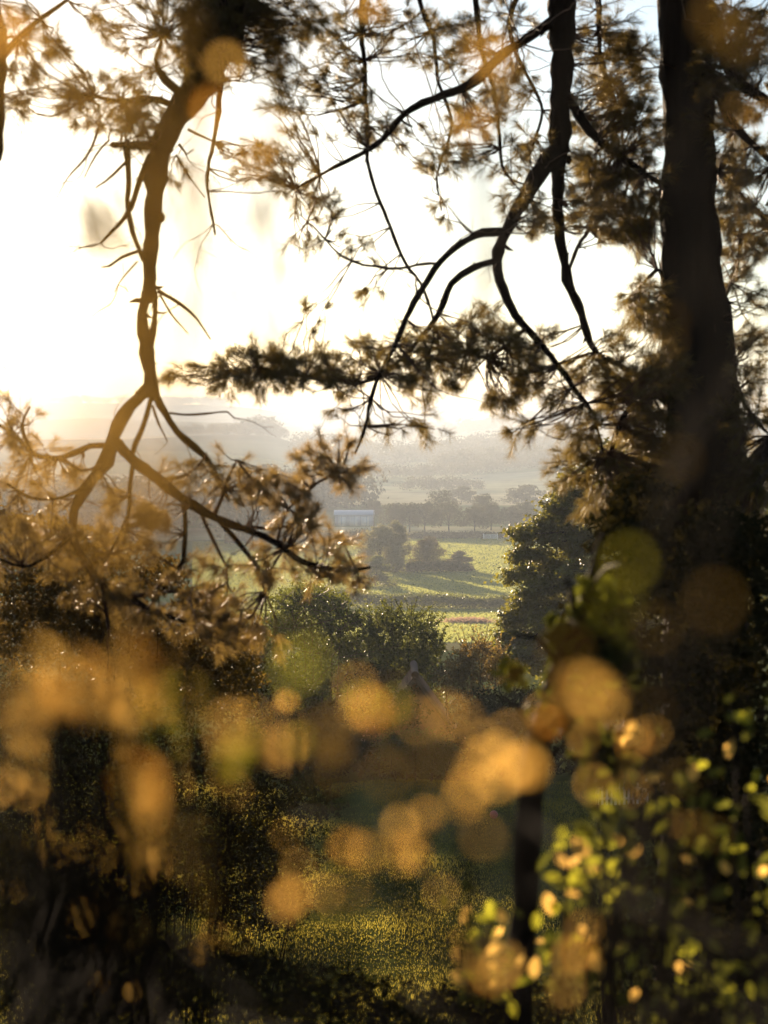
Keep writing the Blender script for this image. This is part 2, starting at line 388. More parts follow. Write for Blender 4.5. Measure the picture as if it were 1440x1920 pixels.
# the row of trees behind the hay strip
row = [(738, 440, 9.5, 9.5, 'spreading pale tree at the barn end of the tree row'), (768, 436, 7.5, 9.6, 'narrow tree with a clear trunk second from the barn end of the row'),
       (797, 432, 9.5, 10, 'round headed tree with a dark trunk third in the row'), (826, 470, 13, 13, 'tallest broad tree standing behind the middle of the tree row'),
       (842, 430, 11.5, 10.2, 'widest dense tree in the front of the tree row'), (890, 428, 8.6, 8.8, 'pale airy tree with low branches near the field gate'),
       (921, 445, 8, 9.2, 'small dark trunked tree above the field gate'), (905, 480, 9, 11.2, 'rounded tree top showing behind the gate end of the row'),
       (958, 440, 8, 8.2, 'squat tree between the field gate and the sycamore'), (985, 450, 9, 9.6, 'tree half hidden by the sycamore at the row end'),
       (700, 500, 7, 7.5, 'small tree just behind the end of the pale barn')]
for i, (px, d, wd, h, lab) in enumerate(row):
    lobes_tree('field_tree', lab, 'tree', at(px, d), h * .84, wd * .9, 3600, .36, M_far, seed=i, group='trees in the row beyond the hay strip', clear=.3, nl=11)
lobes_tree('field_tree', 'wide domed field tree standing alone on the slope above the row', 'tree', at(865, 640), 7, 13, 1500, .8, M_far, seed=31, clear=.12)
lobes_tree('field_tree', 'broad hillside tree with flat top beside the sycamore edge', 'tree', at(985, 620), 8, 17, 1900, .8, M_far, seed=32, clear=.12)
# willow pair and round tree with hedge in the near field
lobes_tree('willow', 'tall grey green willow with rounded double crown in the field', 'tree', at(712, 296), 9.0, 8.5, 9000, .32, M_willow, seed=41, clear=.08, nl=12)
lobes_tree('willow', 'narrower upright willow joined to the taller one towards the round tree', 'tree', at(742, 300), 9.6, 6.0, 8000, .32, M_willow, seed=42, clear=.05, nl=12)
lobes_tree('shrub_tree', 'loose pale shrub at the foot of the willows', 'tree', at(705, 262), 5.2, 6.0, 5000, .3, M_bush, seed=43, clear=.05, nl=9)
lobes_tree('round_tree', 'round domed thorn tree standing on the field hedge stub', 'tree', at(802, 302), 6.4, 6.6, 11000, .22, M_rust2, seed=44, clear=.18, nl=11)
lobes_tree('field_bush', 'square low bush beside the round thorn tree', 'bush', at(860, 302), 3.7, 5.6, 8000, .22, M_rust2, seed=45, clear=.02, nl=9)
hedge('hedge', 'short hedge stub under the round thorn tree', 'hedge', at(762, 300), at(880, 300), 1.6, 2.2, 6000, .28, M_far)
hedge('hedge', 'dark hedge crossing between the two grass fields', 'hedge', at(560, 218), at(1150, 216), 2.0, 2.2, 26000, .22, M_bush)
hedge('hedge', 'far low hedge under the tree row beyond the green field', 'hedge', at(560, 408), at(1150, 404), 1.6, 2.2, 14000, .36, M_far)
hedge('hedge', 'field hedge running behind the willows towards the barn', 'hedge', at(420, 395), at(690, 400), 2.4, 3, 9000, .4, M_far)
# reeds
b = at(880, 186); mb = MB(); n = 2600
p = np.stack([b[0] + rs.randn(n) * 1.15, b[1] + rs.randn(n) * .9, b[2] + rs.rand(n) * .55], 1); leaves(mb, p, .35, .25, np.tile((0, -1, 0.2), (n, 1)), .8)
o = mb.build('reed_clump', M_reed); o.data.transform(Matrix.Translation(-Vector(b))); o.location = b; tag(o, 'pinkish patch of dry reeds in the nearer pale field', 'reeds')

# barn
b = at(664, 474); root = thing('barn', 'long low pale barn beyond the hay strip', 'barn', b)
W, D, H = 11.5, 7, 3.0
mb = MB(); mb.box(b + (0, D / 2, H / 2), (W, D, H)); mb.build('wall', M_barn, root)
mb = MB(); rv = np.array([(-W/2-.3,-.4,H),(W/2+.3,-.4,H),(W/2+.3,D/2,H+1.3),(-W/2-.3,D/2,H+1.3),(-W/2-.3,D+.4,H),(W/2+.3,D+.4,H)]) + b
rv2 = rv + (0, 0, .12); mb.add(np.vstack([rv, rv2]), [(0,1,2,3),(3,2,5,4),(6,9,8,7),(9,10,11,8),(0,6,7,1),(4,5,11,10)])
mb.add(np.vstack([rv, rv2])[[0,3,4,6,9,10]], [(0,3,4,1),(1,4,5,2)]); mb.build('roof', M_barnroof, root)
for k in range(3):
    mb = MB(); mb.box(b + (-3.6 + 3.4 * k, -.05, 1.25), (2.3, .1, 2.5)); mb.build('door', M_white, root)
for k in range(7):
    mb = MB(); mb.box(b + (-5.6 + 1.866 * k, -.12, 1.5), (.16, .14, 3.0)); mb.build('post', M_barnroof, root)
rebase(root)
# telegraph pole, field gate, post
b = at(701, 455); root = thing('telegraph_pole', 'dark telegraph pole at the end of the barn', 'pole', b)
mb = MB(); tube(mb, [b + (0, 0, -.3), b + (0, 0, 3), b + (.05, 0, 6)], [.16, .14, .1], 8, 0); mb.build('shaft', M_dull, root)
mb = MB(); mb.box(b + (0, 0, 5.5), (1.4, .12, .12)); mb.build('crossarm', M_dull, root); rebase(root)
b = at(920, 400); root = thing('field_gate', 'pale five bar field gate in the far hedge', 'gate', b)
for k in range(5):
    mb = MB(); mb.box(b + (0, 0, .35 + k * .22), (3.3, .05, .1)); mb.build('bar', M_white, root)
for s in (-1, 1):
    mb = MB(); mb.box(b + (s * 1.75, 0, .7), (.2, .2, 1.5)); mb.build('post', M_white, root)
mb = MB(); mb.box(b + (0, -.05, .8), (.1, .04, 1.0)); mb.build('brace', M_white, root); rebase(root)
b = at(952, 262); root = thing('marker_post', 'thin upright post alone on the grass by the sycamore', 'post', b)
mb = MB(); tube(mb, [b + (0, 0, -.2), b + (0, 0, .8), b + (0.03, 0, 1.7)], [.06, .06, .05], 6, 0); mb.build('shaft', M_dull, root)
mb = MB(); mb.box(b + (0.03, -.04, 1.55), (.2, .03, .2)); mb.build('plate', M_dull, root); rebase(root)

# ------------------------------------------------------------------ sycamore on the right, in focus
D0 = 46
base = at(1190, D0); root = thing('sycamore_tree', 'broad leafy sycamore lit gold along its edge, beside the pine trunk', 'tree', base)
tb = MB(); cr = MB()
def syc(px, py, dd=0): return P(px, py, D0 + dd)
tp = [base + (0, 0, -.4), P(1190, 1300, D0), P(1185, 1150, D0), P(1180, 1020, D0), P(1185, 900, D0)]
pp, rr = resample(tp, [.34, .3, .26, .18, .08], .4); tube(tb, pp, rr, 10)
clumps = [(1150,850,26,20),(1125,870,30,22),(1165,895,45,30),(1095,895,30,20),(1120,920,45,26),(1065,925,28,18),(1085,955,50,26),(1150,960,60,36),(1040,955,26,18),
          (1035,985,40,22),(1000,1000,34,16),(975,1002,18,11),(1065,1010,50,26),(1120,1030,60,36),(1000,1035,34,16),(978,1042,22,12),(1045,1055,44,22),(1000,1075,36,15),(965,1080,22,10),
          (1085,1085,50,28),(1030,1098,36,20),(995,1112,22,14),(975,1135,22,16),(1015,1135,34,20),(960,1160,22,14),(990,1165,34,18),(1040,1165,44,26),(955,1190,20,14),(980,1200,34,18),
          (1020,1210,44,24),(950,1218,18,12),(985,1232,36,18),(1070,1200,50,34),(1040,1250,54,28),(1100,1140,60,44),(1180,1080,90,60),(1220,960,80,60),(1200,1180,90,60),(1290,1050,80,70),(1300,900,70,60),(1130,1250,80,40),(1240,860,60,40),(1380,950,80,90),(1400,1120,90,80),(1300,1200,90,70)]
for px, py, rx, ry in clumps:
    edge = px < 1130
    for s in ((0,) if edge else (-2.2, 1.8)):
        c = syc(px, py, s + rs.randn() * .8); R = np.array((rx, (rx + ry) * .6, ry)) * D0 / FPX * 1.02
        n = int(220 + 0.85 * rx * ry) if edge else int(260 + 0.25 * rx * ry)
        # sprays: sub clumps so that the outline breaks up
        k = max(5, n // 26); sp, su = blob_pts(c, R, k, .55)
        q_ = np.repeat(sp, 26, 0) + rs.randn(k * 26, 3) * np.array((.15, .15, .08)); nrm = np.repeat(su, 26, 0) * .4 + (0, 0, .6)
        leaves(cr, q_, .125, .9, nrm, .7, 'lobed')
        st = tp[2 + (py < 1050)] + (0, 0, rs.randn() * .3); mid = (st + c) / 2 + (0, 0, .3)
        pp, rr = resample([st, mid, c], [.07, .04, .012], .4); tube(tb, pp, rr, 5)
        for j in range(0, k, 2):
            pp, rr = resample([c, (c + sp[j]) / 2 + (0, 0, .05), sp[j]], [.014, .01, .005], .3); tube(tb, pp, rr, 3)
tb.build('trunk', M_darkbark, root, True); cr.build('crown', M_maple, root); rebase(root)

# ------------------------------------------------------------------ bushes in the middle, in focus
def shrub(name, label, cat, px, d, outline, mat, lsize, dens=1.0, stems=10, up=0.0, asp=.6, group=None, dep=1.0, base=None, bare=0, shell=.35, twigm=None, sprigs=0):
    """outline: list of (px, py, rx, ry) clumps"""
    base = at(px, d) if base is None else np.asarray(base, float)
    root = thing(name, label, cat, base, group); tb = MB(); cr = MB()
    for (cx, cy_, rx, ry) in outline:
        for s in (-.5, .5):
            c = P(cx, cy_, d + s * dep * (0.5 + rs.rand())); k_ = d / FPX
            R = np.array((rx * k_, max(rx, ry) * k_ * .8 * dep, ry * k_))
            n = int(dens * 0.5 * (rx * ry * 12) * k_ * k_ / (lsize * lsize) * 2.6) + 30
            p, u = blob_pts(c, R, n, shell); leaves(cr, p, lsize, asp, u * .6 + (0, 0, up), .9)
            f_ = base + (c - base) * np.array((.8, .8, 0)); k2 = d / 40
            pp, rr = resample([f_, (f_ + c) / 2 + unit(1)[0] * .1 * k2, c], [.02 * k2, .013 * k2, .006 * k2], d / 60 + .05)
            if pp[-1][2] > base[2]: tube(tb, pp, rr, 5)
            for j in range(sprigs):       # leafy shoots that stick out of the top
                v = unit(1)[0]; v[2] = abs(v[2]) + .6; v /= np.linalg.norm(v)
                e = c + v * R * 0.8; tip = e + v * (.25 + .35 * rs.rand()) * d / 45
                sh = e + (tip - e) * np.linspace(0, 1, 14)[:, None] + rs.randn(14, 3) * lsize * .3
                leaves(cr, sh, lsize, asp, np.tile(v, (14, 1)), .8); tube(tb, [e, tip], [.01 * d / 45, .004 * d / 45], 3)
    for j in range(bare):
        cx, cy_, rx, ry = outline[rs.randint(len(outline))]
        a0 = P(cx + rs.randn() * rx * .4, cy_ + ry * .6, d - dep * .7); a1 = P(cx + rs.randn() * rx, cy_ - ry * rs.rand(), d - dep * (1 + rs.rand()))
        pp, rr = resample([a0, (a0 + a1) / 2 + unit(1)[0] * .2, a1], [.012, .01, .005], .2); tube(tb, pp, rr, 4)
    tb.build('stem', twigm or M_darkbark, root, True); cr.build('foliage', mat, root); rebase(root); return root

shrub('laurel_bush', 'dark upright bush with spiky leafy shoots below the hedge', 'bush', 770, 41,
      [(705,1170,22,18),(735,1165,26,22),(770,1170,28,24),(800,1185,24,20),(820,1215,16,16),(720,1205,34,30),(765,1215,40,34),(800,1235,26,24),(690,1190,20,20),(745,1250,50,30),(700,1260,50,34),(790,1270,40,30)],
      M_bush, .085, 1.3, up=.5, asp=.5, dep=1.2, sprigs=9)
shrub('ivy_thicket', 'rounded thicket of ivy and bare stems next to the spiky bush', 'bush', 590, 42,
      [(580,1110,45,18),(545,1125,45,22),(620,1130,44,22),(520,1165,34,22),(570,1160,60,30),(640,1165,40,30),(520,1190,50,34),(600,1205,60,36),(660,1215,40,30),(470,1212,50,32),(670,1160,16,14),(480,1260,70,40),(580,1270,80,40),(680,1270,60,36),(430,1230,60,50),(470,1320,70,40),(560,1320,70,36),(640,1325,70,34),(720,1320,50,34),(800,1310,40,30)],
      M_bush, .075, 1.2, asp=.7, dep=1.4, bare=90, twigm=M_twig)
shrub('rust_shrub', 'reddish tipped shrub in the gap left of the sycamore', 'bush', 890, 38,
      [(880,1225,26,18),(905,1215,18,14),(930,1230,24,18),(860,1250,34,22),(900,1258,40,24),(835,1270,30,18),(940,1265,30,22),(870,1290,50,20)],
      M_rust, .07, 1.0, up=.4, asp=.5, dep=.8, sprigs=5)
shrub('flowering_shrub', 'rounded low shrub dotted with pale flower heads behind the lawn', 'bush', 775, 33,
      [(735,1400,36,24),(780,1385,36,22),(820,1395,32,22),(760,1425,50,24),(815,1425,36,22),(850,1415,22,20)], M_bush, .05, 1.1, up=.3, dep=1.0)
# hedge bank round the far side of the lawn and slope shrubs that stay in shade
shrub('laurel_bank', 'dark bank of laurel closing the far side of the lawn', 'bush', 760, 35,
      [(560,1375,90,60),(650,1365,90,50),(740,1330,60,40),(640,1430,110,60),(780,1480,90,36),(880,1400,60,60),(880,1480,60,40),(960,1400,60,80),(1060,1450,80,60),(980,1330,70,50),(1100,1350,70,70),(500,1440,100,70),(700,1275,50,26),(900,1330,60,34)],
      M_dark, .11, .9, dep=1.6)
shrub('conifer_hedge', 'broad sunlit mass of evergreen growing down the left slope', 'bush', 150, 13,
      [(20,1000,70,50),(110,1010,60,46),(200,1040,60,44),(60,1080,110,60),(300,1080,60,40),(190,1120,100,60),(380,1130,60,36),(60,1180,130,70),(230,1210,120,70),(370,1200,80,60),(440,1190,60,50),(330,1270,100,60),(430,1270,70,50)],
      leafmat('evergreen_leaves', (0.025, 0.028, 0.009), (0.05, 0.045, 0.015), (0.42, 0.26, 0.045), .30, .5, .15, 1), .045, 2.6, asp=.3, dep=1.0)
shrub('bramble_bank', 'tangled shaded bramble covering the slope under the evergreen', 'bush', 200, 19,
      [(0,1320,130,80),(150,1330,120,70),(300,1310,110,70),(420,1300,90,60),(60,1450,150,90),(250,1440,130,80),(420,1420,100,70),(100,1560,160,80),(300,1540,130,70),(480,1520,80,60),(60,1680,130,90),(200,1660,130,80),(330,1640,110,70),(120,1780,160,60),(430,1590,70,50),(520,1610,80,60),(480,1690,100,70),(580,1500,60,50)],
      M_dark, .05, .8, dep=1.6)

for i, (x, y, h, wd) in enumerate([(-9,-9,13,10),(0,-12,15,11),(9,-9,14,10),(15,-2,13,9),(-16,-3,13,10),(5,-20,17,12),(-7,-21,17,12),(16,-14,15,11),(-17,-14,15,11),(13,6,12,7)]):  # unseen trees added around the camera to shut out sky light
    lobes_tree('sky_block_tree', 'leafy tree added unseen behind the viewpoint to block sky light', 'tree',
               (x, y, G(x, y)), h, wd, 9000, .42, M_dark, seed=60 + i, group='added trees behind the viewpoint that block sky light', clear=.08, nl=13)

# garden shed with only its gable top showing
b = at(774, 37); root = thing('garden_shed', 'tiled gable of a small shed poking above the shrubs', 'shed', b)
apex = P(778, 1272, 37); Wd = 1.25; drop = 1.7; Dp = 1.6
mb = MB(); hb = apex[2] - b[2] - drop
mb.box((b[0], 37 + Dp / 2, b[2] + hb / 2), (2 * Wd - .2, Dp - .1, hb)); 
gz = [(b[0]-Wd+.1, 37.05, b[2]+hb), (b[0]+Wd-.1, 37.05, b[2]+hb), (apex[0], 37.05, apex[2]-.1), (b[0]-Wd+.1, 37+Dp-.05, b[2]+hb), (b[0]+Wd-.1, 37+Dp-.05, b[2]+hb), (apex[0], 37+Dp-.05, apex[2]-.1)]
mb.add(gz, [(0, 1, 2), (5, 4, 3)]); mb.build('wall', M_brick, root)
for s in (-1, 1):
    e = np.array((apex[0] + s * Wd, 0, apex[2] - drop)); a = np.array((apex[0], 0, apex[2]))
    mb = MB(); v = []
    for yy in (36.9, 37 + Dp + .1):
        for q2 in (a, e):
            for th in (0, .06): v.append((q2[0], yy, q2[2] + th))
    mb.add(v, [(0,1,5,4),(1,3,7,5),(3,2,6,7),(2,0,4,6),(0,2,3,1),(4,5,7,6)]); r_ = mb.build('roof', M_tile, root)
    for j in range(9):      # courses of tiles, proud of the slope
        f0, f1 = j / 9, (j + 1.12) / 9
        for kk in range(8):
            p0 = a + (e - a) * f0; p1 = a + (e - a) * f1; yy = 36.92 + kk * .215
            mb = MB(); zz = .075
            mb.add([(p0[0], yy, p0[2] + zz), (p0[0], yy + .205, p0[2] + zz), (p1[0], yy + .205, p1[2] + zz + .03), (p1[0], yy, p1[2] + zz + .03),
                    (p0[0], yy, p0[2] + zz - .012), (p0[0], yy + .205, p0[2] + zz - .012), (p1[0], yy + .205, p1[2] + zz), (p1[0], yy, p1[2] + zz)], [(0,3,2,1),(4,5,6,7),(0,1,5,4),(1,2,6,5),(2,3,7,6),(3,0,4,7)])
            if s < 0: mb.build('tile', M_tile, root)
    mb = MB(); dd = e - a; ln = np.linalg.norm(dd); ang = math.atan2(dd[2], dd[0])
    M3 = np.array([[math.cos(ang), 0, math.sin(ang)], [0, 1, 0], [-math.sin(ang), 0, math.cos(ang)]])
    mb.box((a + e) / 2 + (0, 36.86, .02), (ln, .04, .10), M=M3); mb.build('bargeboard', M_dull, root)
mb = MB(); tube(mb, [(apex[0], 36.85, apex[2] + .1), (apex[0], 37 + Dp + .1, apex[2] + .1)], [.09, .09], 10, 0); mb.build('ridge_cap', M_tile, root)
rebase(root)

# ball, picket fence
b = P(926, 1549, 29.2); gz0 = G(b[0], 29.2); bb = np.array((b[0], 29.2, gz0 + .075))
bpy.ops.mesh.primitive_uv_sphere_add(segments=24, ring_count=14, radius=.075, location=bb); o = bpy.context.object
o.name = 'ball'; o.data.materials.append(M_pink); tag(o, 'small pink ball lying at the far edge of the lawn', 'ball')
for pl in o.data.polygons: pl.use_smooth = True
x0 = (1125 - 720) / FPX * 30.6; x1 = (1215 - 720) / FPX * 30.6; yb = 30.6; gz0 = G((x0 + x1) / 2, yb)
root = thing('picket_fence', 'short run of white picket fence at the far lawn edge', 'fence', ((x0 + x1) / 2, yb, gz0))
k = 0; xx = x0
while xx < x1:
    mb = MB(); h = .42
    V = [(xx-.022,yb-.01,gz0),(xx+.022,yb-.01,gz0),(xx+.022,yb-.01,gz0+h),(xx,yb-.01,gz0+h+.04),(xx-.022,yb-.01,gz0+h)]
    V = V + [(a, b_ + .02, c) for a, b_, c in V]
    mb.add(V, [(0,1,6,5),(1,2,7,6),(2,3,8,7),(3,4,9,8),(4,0,5,9)]); mb.add(V, [(4,3,2,1,0),(5,6,7,8,9)]); mb.build('picket', M_white, root); xx += .085
for zz in (.12, .32):
    mb = MB(); mb.box(((x0 + x1) / 2, yb + .022, gz0 + zz), (x1 - x0, .02, .04)); mb.build('rail', M_white, root)
for xx in (x0 - .03, x1 + .03):
    mb = MB(); mb.box((xx, yb + .03, gz0 + .25), (.05, .05, .52)); mb.build('post', M_white, root)
rebase(root)

# lawn blades
n = 170000; x = rs.uniform(-7, 8, n); y = rs.uniform(18.5, 33, n); z = ground(x, y)
mb = MB(); h = .016 + .02 * rs.rand(n) + .012 * np.sin(x * 2.3 + np.sin(y * 1.7)); a = rs.rand(n) * 6.28; wv = .0065
dx, dy = np.cos(a) * wv, np.sin(a) * wv; lx, ly = rs.randn(n) * .012, rs.randn(n) * .012
V = np.stack([np.stack([x - dx, y - dy, z - .01], 1), np.stack([x + dx, y + dy, z - .01], 1), np.stack([x + lx, y + ly, z + h], 1)], 1)
mb.add(V.reshape(-1, 3), np.arange(3 * n).reshape(n, 3))
M_grass = leafmat('lawn_grass', (0.035, 0.060, 0.010), (0.06, 0.085, 0.014), (0.52, 0.42, 0.06), .55, .8, 0.0, .6)
tag(mb.build('grass', M_grass), 'short grass of the garden lawn', 'grass', kind='stuff')
# field grass tufts that catch the light
n = 150000; y = rs.uniform(150, 405, n); x = rs.uniform(-.12, .14, n) * y; z = ground(x, y)
h = .12 + .16 * rs.rand(n); a = rs.rand(n) * 6.28; wv = .14
dx, dy = np.cos(a) * wv, np.sin(a) * wv
V = np.stack([np.stack([x - dx, y - dy, z - .01], 1), np.stack([x + dx, y + dy, z - .01], 1), np.stack([x + rs.randn(n) * .05, y, z + h], 1)], 1)
mb = MB(); mb.add(V.reshape(-1, 3), np.arange(3 * n).reshape(n, 3))
tag(mb.build('meadow_grass', leafmat('meadow_grass', (0.085, 0.11, 0.02), (0.13, 0.14, 0.03), (0.46, 0.48, 0.13), .5, .8, .0, .1)), 'meadow grass over the valley fields', 'grass', kind='stuff')

# ------------------------------------------------------------------ the big pine
DP = 10.0; KP = DP / FPX
tb0 = at(1325, DP)
pine = thing('pine_tree', 'big dark pine with drooping needle covered limbs framing the whole view', 'tree', tb0)
mb = MB()
tp = [tb0 + (0, 0, -.4), P(1325, 1700, DP), P(1322, 1150, DP), P(1318, 900, DP), P(1308, 650, DP), P(1297, 500, DP), P(1290, 250, DP), P(1285, 0, DP), P(1282, -400, DP), P(1285, -1100, DP + .2), P(1290, -2200, DP + .3)]
pp, rr = resample(tp, np.array([105, 90, 78, 70, 66, 56, 46, 48, 42, 34, 10]) * KP, .12)
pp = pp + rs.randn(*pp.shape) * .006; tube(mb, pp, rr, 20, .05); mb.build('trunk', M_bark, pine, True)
nodes = []                     # (point, branch id) where twigs may start
def limb(pts, r0=None, name='branch', off=0.0, sides=8, node=True, parent=None, wob=.008, d1=None):
    """pts: (px, py, radius px[, distance])"""
    L3 = []; R_ = []
    n = len(pts)
    for i, p in enumerate(pts):
        d = (p[3] if len(p) > 3 else DP + off + ((d1 or 0) * i / max(1, n - 1)))
        L3.append(P(p[0], p[1], d)); R_.append(p[2] * d / FPX)
    pp, rr = resample(L3, R_, .05); 
    kn = rs.randn(len(pp) // 5 + 2, 3) * wob * (.5 if pts[0][2] > 20 else 1.3); kx = np.arange(len(pp)) / 5.0; pp = pp + np.minimum(1, kx)[:, None] * np.stack([np.interp(kx, np.arange(len(kn)), kn[:, q]) for q in range(3)], 1)
    ph = rs.rand(3) * 6; s = np.arange(len(pp))[:, None]
    wv = np.minimum(1, np.arange(len(pp))[:, None] / 4.0)
    pp = pp + wob * wv * np.sin(s * .55 + ph) + rs.randn(*pp.shape) * wob * .18 * wv
    # knots and spur stubs
    mb_ = MB(); tube(mb_, pp, rr * (1 + .08 * np.sin(np.arange(len(pp)) * 1.7 + ph[0]) + .07 * np.sin(np.arange(len(pp)) * .43 + ph[1])), sides + 3, .11)
    for i in range(2, len(pp) - 1, 5):
        if rs.rand() < .75:
            v = unit(1)[0]; l = rr[i] + .015 + .10 * rs.rand() ** 2; tube(mb_, [pp[i], pp[i] + v * l * .6, pp[i] + v * l + (0, 0, .01)], [rr[i] * .45, rr[i] * .25 + .001, .0012], 4)
    o = mb_.build(name, M_bark if pts[0][2] > 4.5 else M_twig, parent or pine, True)
    if node:
        for p in pp[::3]: nodes.append(p)
    return o, pp
# middle limb, coming over from the trunk above the frame
main, _ = limb([(1285,-700,24,10.0),(1180,-520,24,9.9),(1085,-300,24,9.9),(1052,-120,24,9.9),(1055,0,24,9.9),(1054,150,21,9.9),(1049,285,18,9.9)], sides=12, wob=.004)
m1, _ = limb([(1050,272,16,9.9),(1020,315,15,9.85),(985,360,14,9.8),(962,400,13,9.8),(945,445,11,9.75),(934,490,10,9.7),(941,540,8.5,9.7),(965,590,7.5,9.7),(992,622,7,9.65),(1030,670,6,9.6),(1062,712,5,9.6),(1092,762,4,9.5),(1112,805,3,9.5),(1135,870,2,9.5)])
limb([(946,434,8,9.75),(905,438,7.5,9.7),(862,460,7,9.6),(826,490,6.5,9.55),(797,540,6,9.5),(772,590,5.5,9.45),(742,650,5,9.4),(716,700,4.5,9.4),(702,745,3.6,9.35),(690,800,3,9.3),(672,852,2,9.3)])
limb([(934,488,7,9.7),(890,503,6.5,9.65),(855,530,6,9.7),(830,575,5.5,9.7),(800,622,5,9.75),(760,672,4.5,9.8),(700,708,4,9.8),(640,716,3.4,9.85),(560,702,3,9.9),(480,690,2.4,9.9),(400,700,1.6,9.9)])
limb([(985,616,4.5,9.65),(950,650,4,9.7),(915,668,3.6,9.8),(870,666,3,9.9),(815,655,2,10)])
limb([(1049,275,13,9.9),(1046,380,11,9.95),(1055,460,10,10),(1069,522,9,10),(1086,580,8,10.05),(1106,640,7,10.1),(1140,688,6.5,10.1),(1166,722,5,10.15),(1192,790,4,10.2),(1210,860,3,10.2)])
limb([(1120,665,5,10.1),(1175,688,5,10.1),(1225,715,4.5,10.0),(1280,760,5,10.0)])
limb([(1066,510,4,10),(1086,450,3.5,10.05),(1112,400,3.2,10.1),(1132,330,3,10.1),(1150,290,3,10.1)])
limb([(1060,180,9,9.9),(1085,215,8.5,9.85),(1120,262,8,9.8),(1160,300,7.5,9.8),(1205,332,6,9.85),(1260,360,4,9.9)])
limb([(1052,30,9,9.9),(1000,60,9,9.8),(945,105,9,9.7),(895,150,8.5,9.65),(835,178,8,9.6),(780,208,7,9.6),(740,235,6,9.6),(700,268,5,9.6),(645,305,4,9.6),(590,342,3,9.6),(540,362,2,9.6)])
limb([(660,-300,7,10.2),(682,-80,6,10.1),(684,60,5,10),(688,160,4.4,9.9),(690,280,4,9.8),(706,352,3.6,9.8),(732,422,3.4,9.75),(756,490,3.2,9.7),(792,548,3,9.7),(812,610,2.4,9.7),(800,680,1.6,9.7)])
limb([(822,494,3,9.55),(760,500,2.8,9.5),(700,497,2.6,9.5),(645,480,2.2,9.5),(600,440,1.8,9.5),(575,420,1.4,9.5)])
limb([(880,-60,6,10.2),(900,60,5,10.1),(925,170,4,10.1),(935,260,3.4,10.1),(950,320,2.8,10.1),(990,350,2,10.1)])
limb([(780,-80,5,10.3),(800,60,4,10.3),(830,160,3.4,10.3),(840,250,2.6,10.3),(820,340,2,10.3),(825,400,1.5,10.3)])
limb([(1120,-80,6,10.4),(1122,40,5,10.4),(1135,140,4,10.4),(1170,240,3.4,10.4),(1180,330,3,10.4),(1150,400,2,10.4)])
limb([(985,-60,5,10.2),(960,60,4,10.2),(990,150,3.4,10.2),(1020,210,3,10.2),(1000,280,2,10.2)])
limb([(1310,-40,12,10),(1345,60,11,9.9),(1385,150,10,9.8),(1440,190,8,9.8),(1520,230,5,9.8)])
limb([(1318,120,10,10),(1350,190,8,9.9),(1385,250,7,9.8),(1425,285,6,9.8),(1470,330,4,9.8)])
limb([(1310,300,7,10),(1360,330,6,10.1),(1400,380,5,10.2),(1450,420,4,10.3)])
limb([(1330,600,6,10),(1370,540,5,10.1),(1382,470,4,10.2),(1390,380,3,10.2)])
limb([(1345,640,6,10),(1375,700,5,9.9),(1395,760,4,9.8),(1430,810,3,9.8),(1470,840,2,9.8)])
limb([(1250,540,5,10),(1232,505,4,9.9),(1215,520,3,9.9),(1190,545,2,9.9)])
limb([(1262,760,8,10),(1220,740,7,9.9),(1180,770,6,9.8),(1150,830,5,9.7),(1140,900,3,9.7)])
# left limb
ll, _ = limb([(1270,-1100,44,10.1),(1000,-1000,46,9.8),(740,-600,46,9.3),(560,-250,44,9.1),(455,-60,40,9.0),(414,70,36,9.0),(368,165,30,9.0),(322,232,24,9.0),(302,285,20,9.0),(291,340,17,9.0),(286,420,15,9.0),(283,500,13,9.0),(282,555,13,9.0)], sides=14, wob=.004)
limb([(276,548,13,9.0),(268,585,10,9.0),(270,625,12,9.0),(275,660,14,9.0),(280,700,12,9.0),(284,740,12,9.0)], sides=10, wob=.002)
limb([(290,548,6,9.0),(291,585,5,8.98),(287,622,7,9.0),(280,660,9,9.0)], sides=8, wob=.002)
limb([(270,565,6,9.0),(255,562,4,9.0),(243,566,1.5,9.0)], wob=.001)
limb([(284,725,12,9.0),(243,764,12,8.95),(216,818,12,8.9),(200,862,12,8.9),(162,910,10,8.85),(138,952,9,8.8),(136,1000,8,8.8),(164,1050,7.5,8.8),(190,1086,7,8.75),(240,1120,6,8.7),(275,1142,5,8.7),(340,1165,3.5,8.7),(400,1180,2,8.7)])
limb([(286,728,8,9.0),(312,772,7,9.05),(346,816,6.5,9.1),(380,850,6,9.1),(402,892,5,9.1),(430,942,3,9.1)])
limb([(212,822,9,8.9),(250,866,10,8.8),(300,902,9.5,8.7),(346,935,9,8.6),(402,966,8,8.55),(462,988,6.5,8.5),(522,1012,5.5,8.45),(572,1052,5,8.4),(640,1066,4,8.4),(690,1062,2.5,8.4)])
limb([(210,838,6,8.9),(170,834,5.5,8.95),(112,856,5,9),(62,850,4.5,9.1),(20,812,4,9.1),(-20,785,3,9.1)])
limb([(284,742,5,9.0),(272,790,4.5,8.95),(250,836,4.5,8.9),(246,862,4,8.85)])
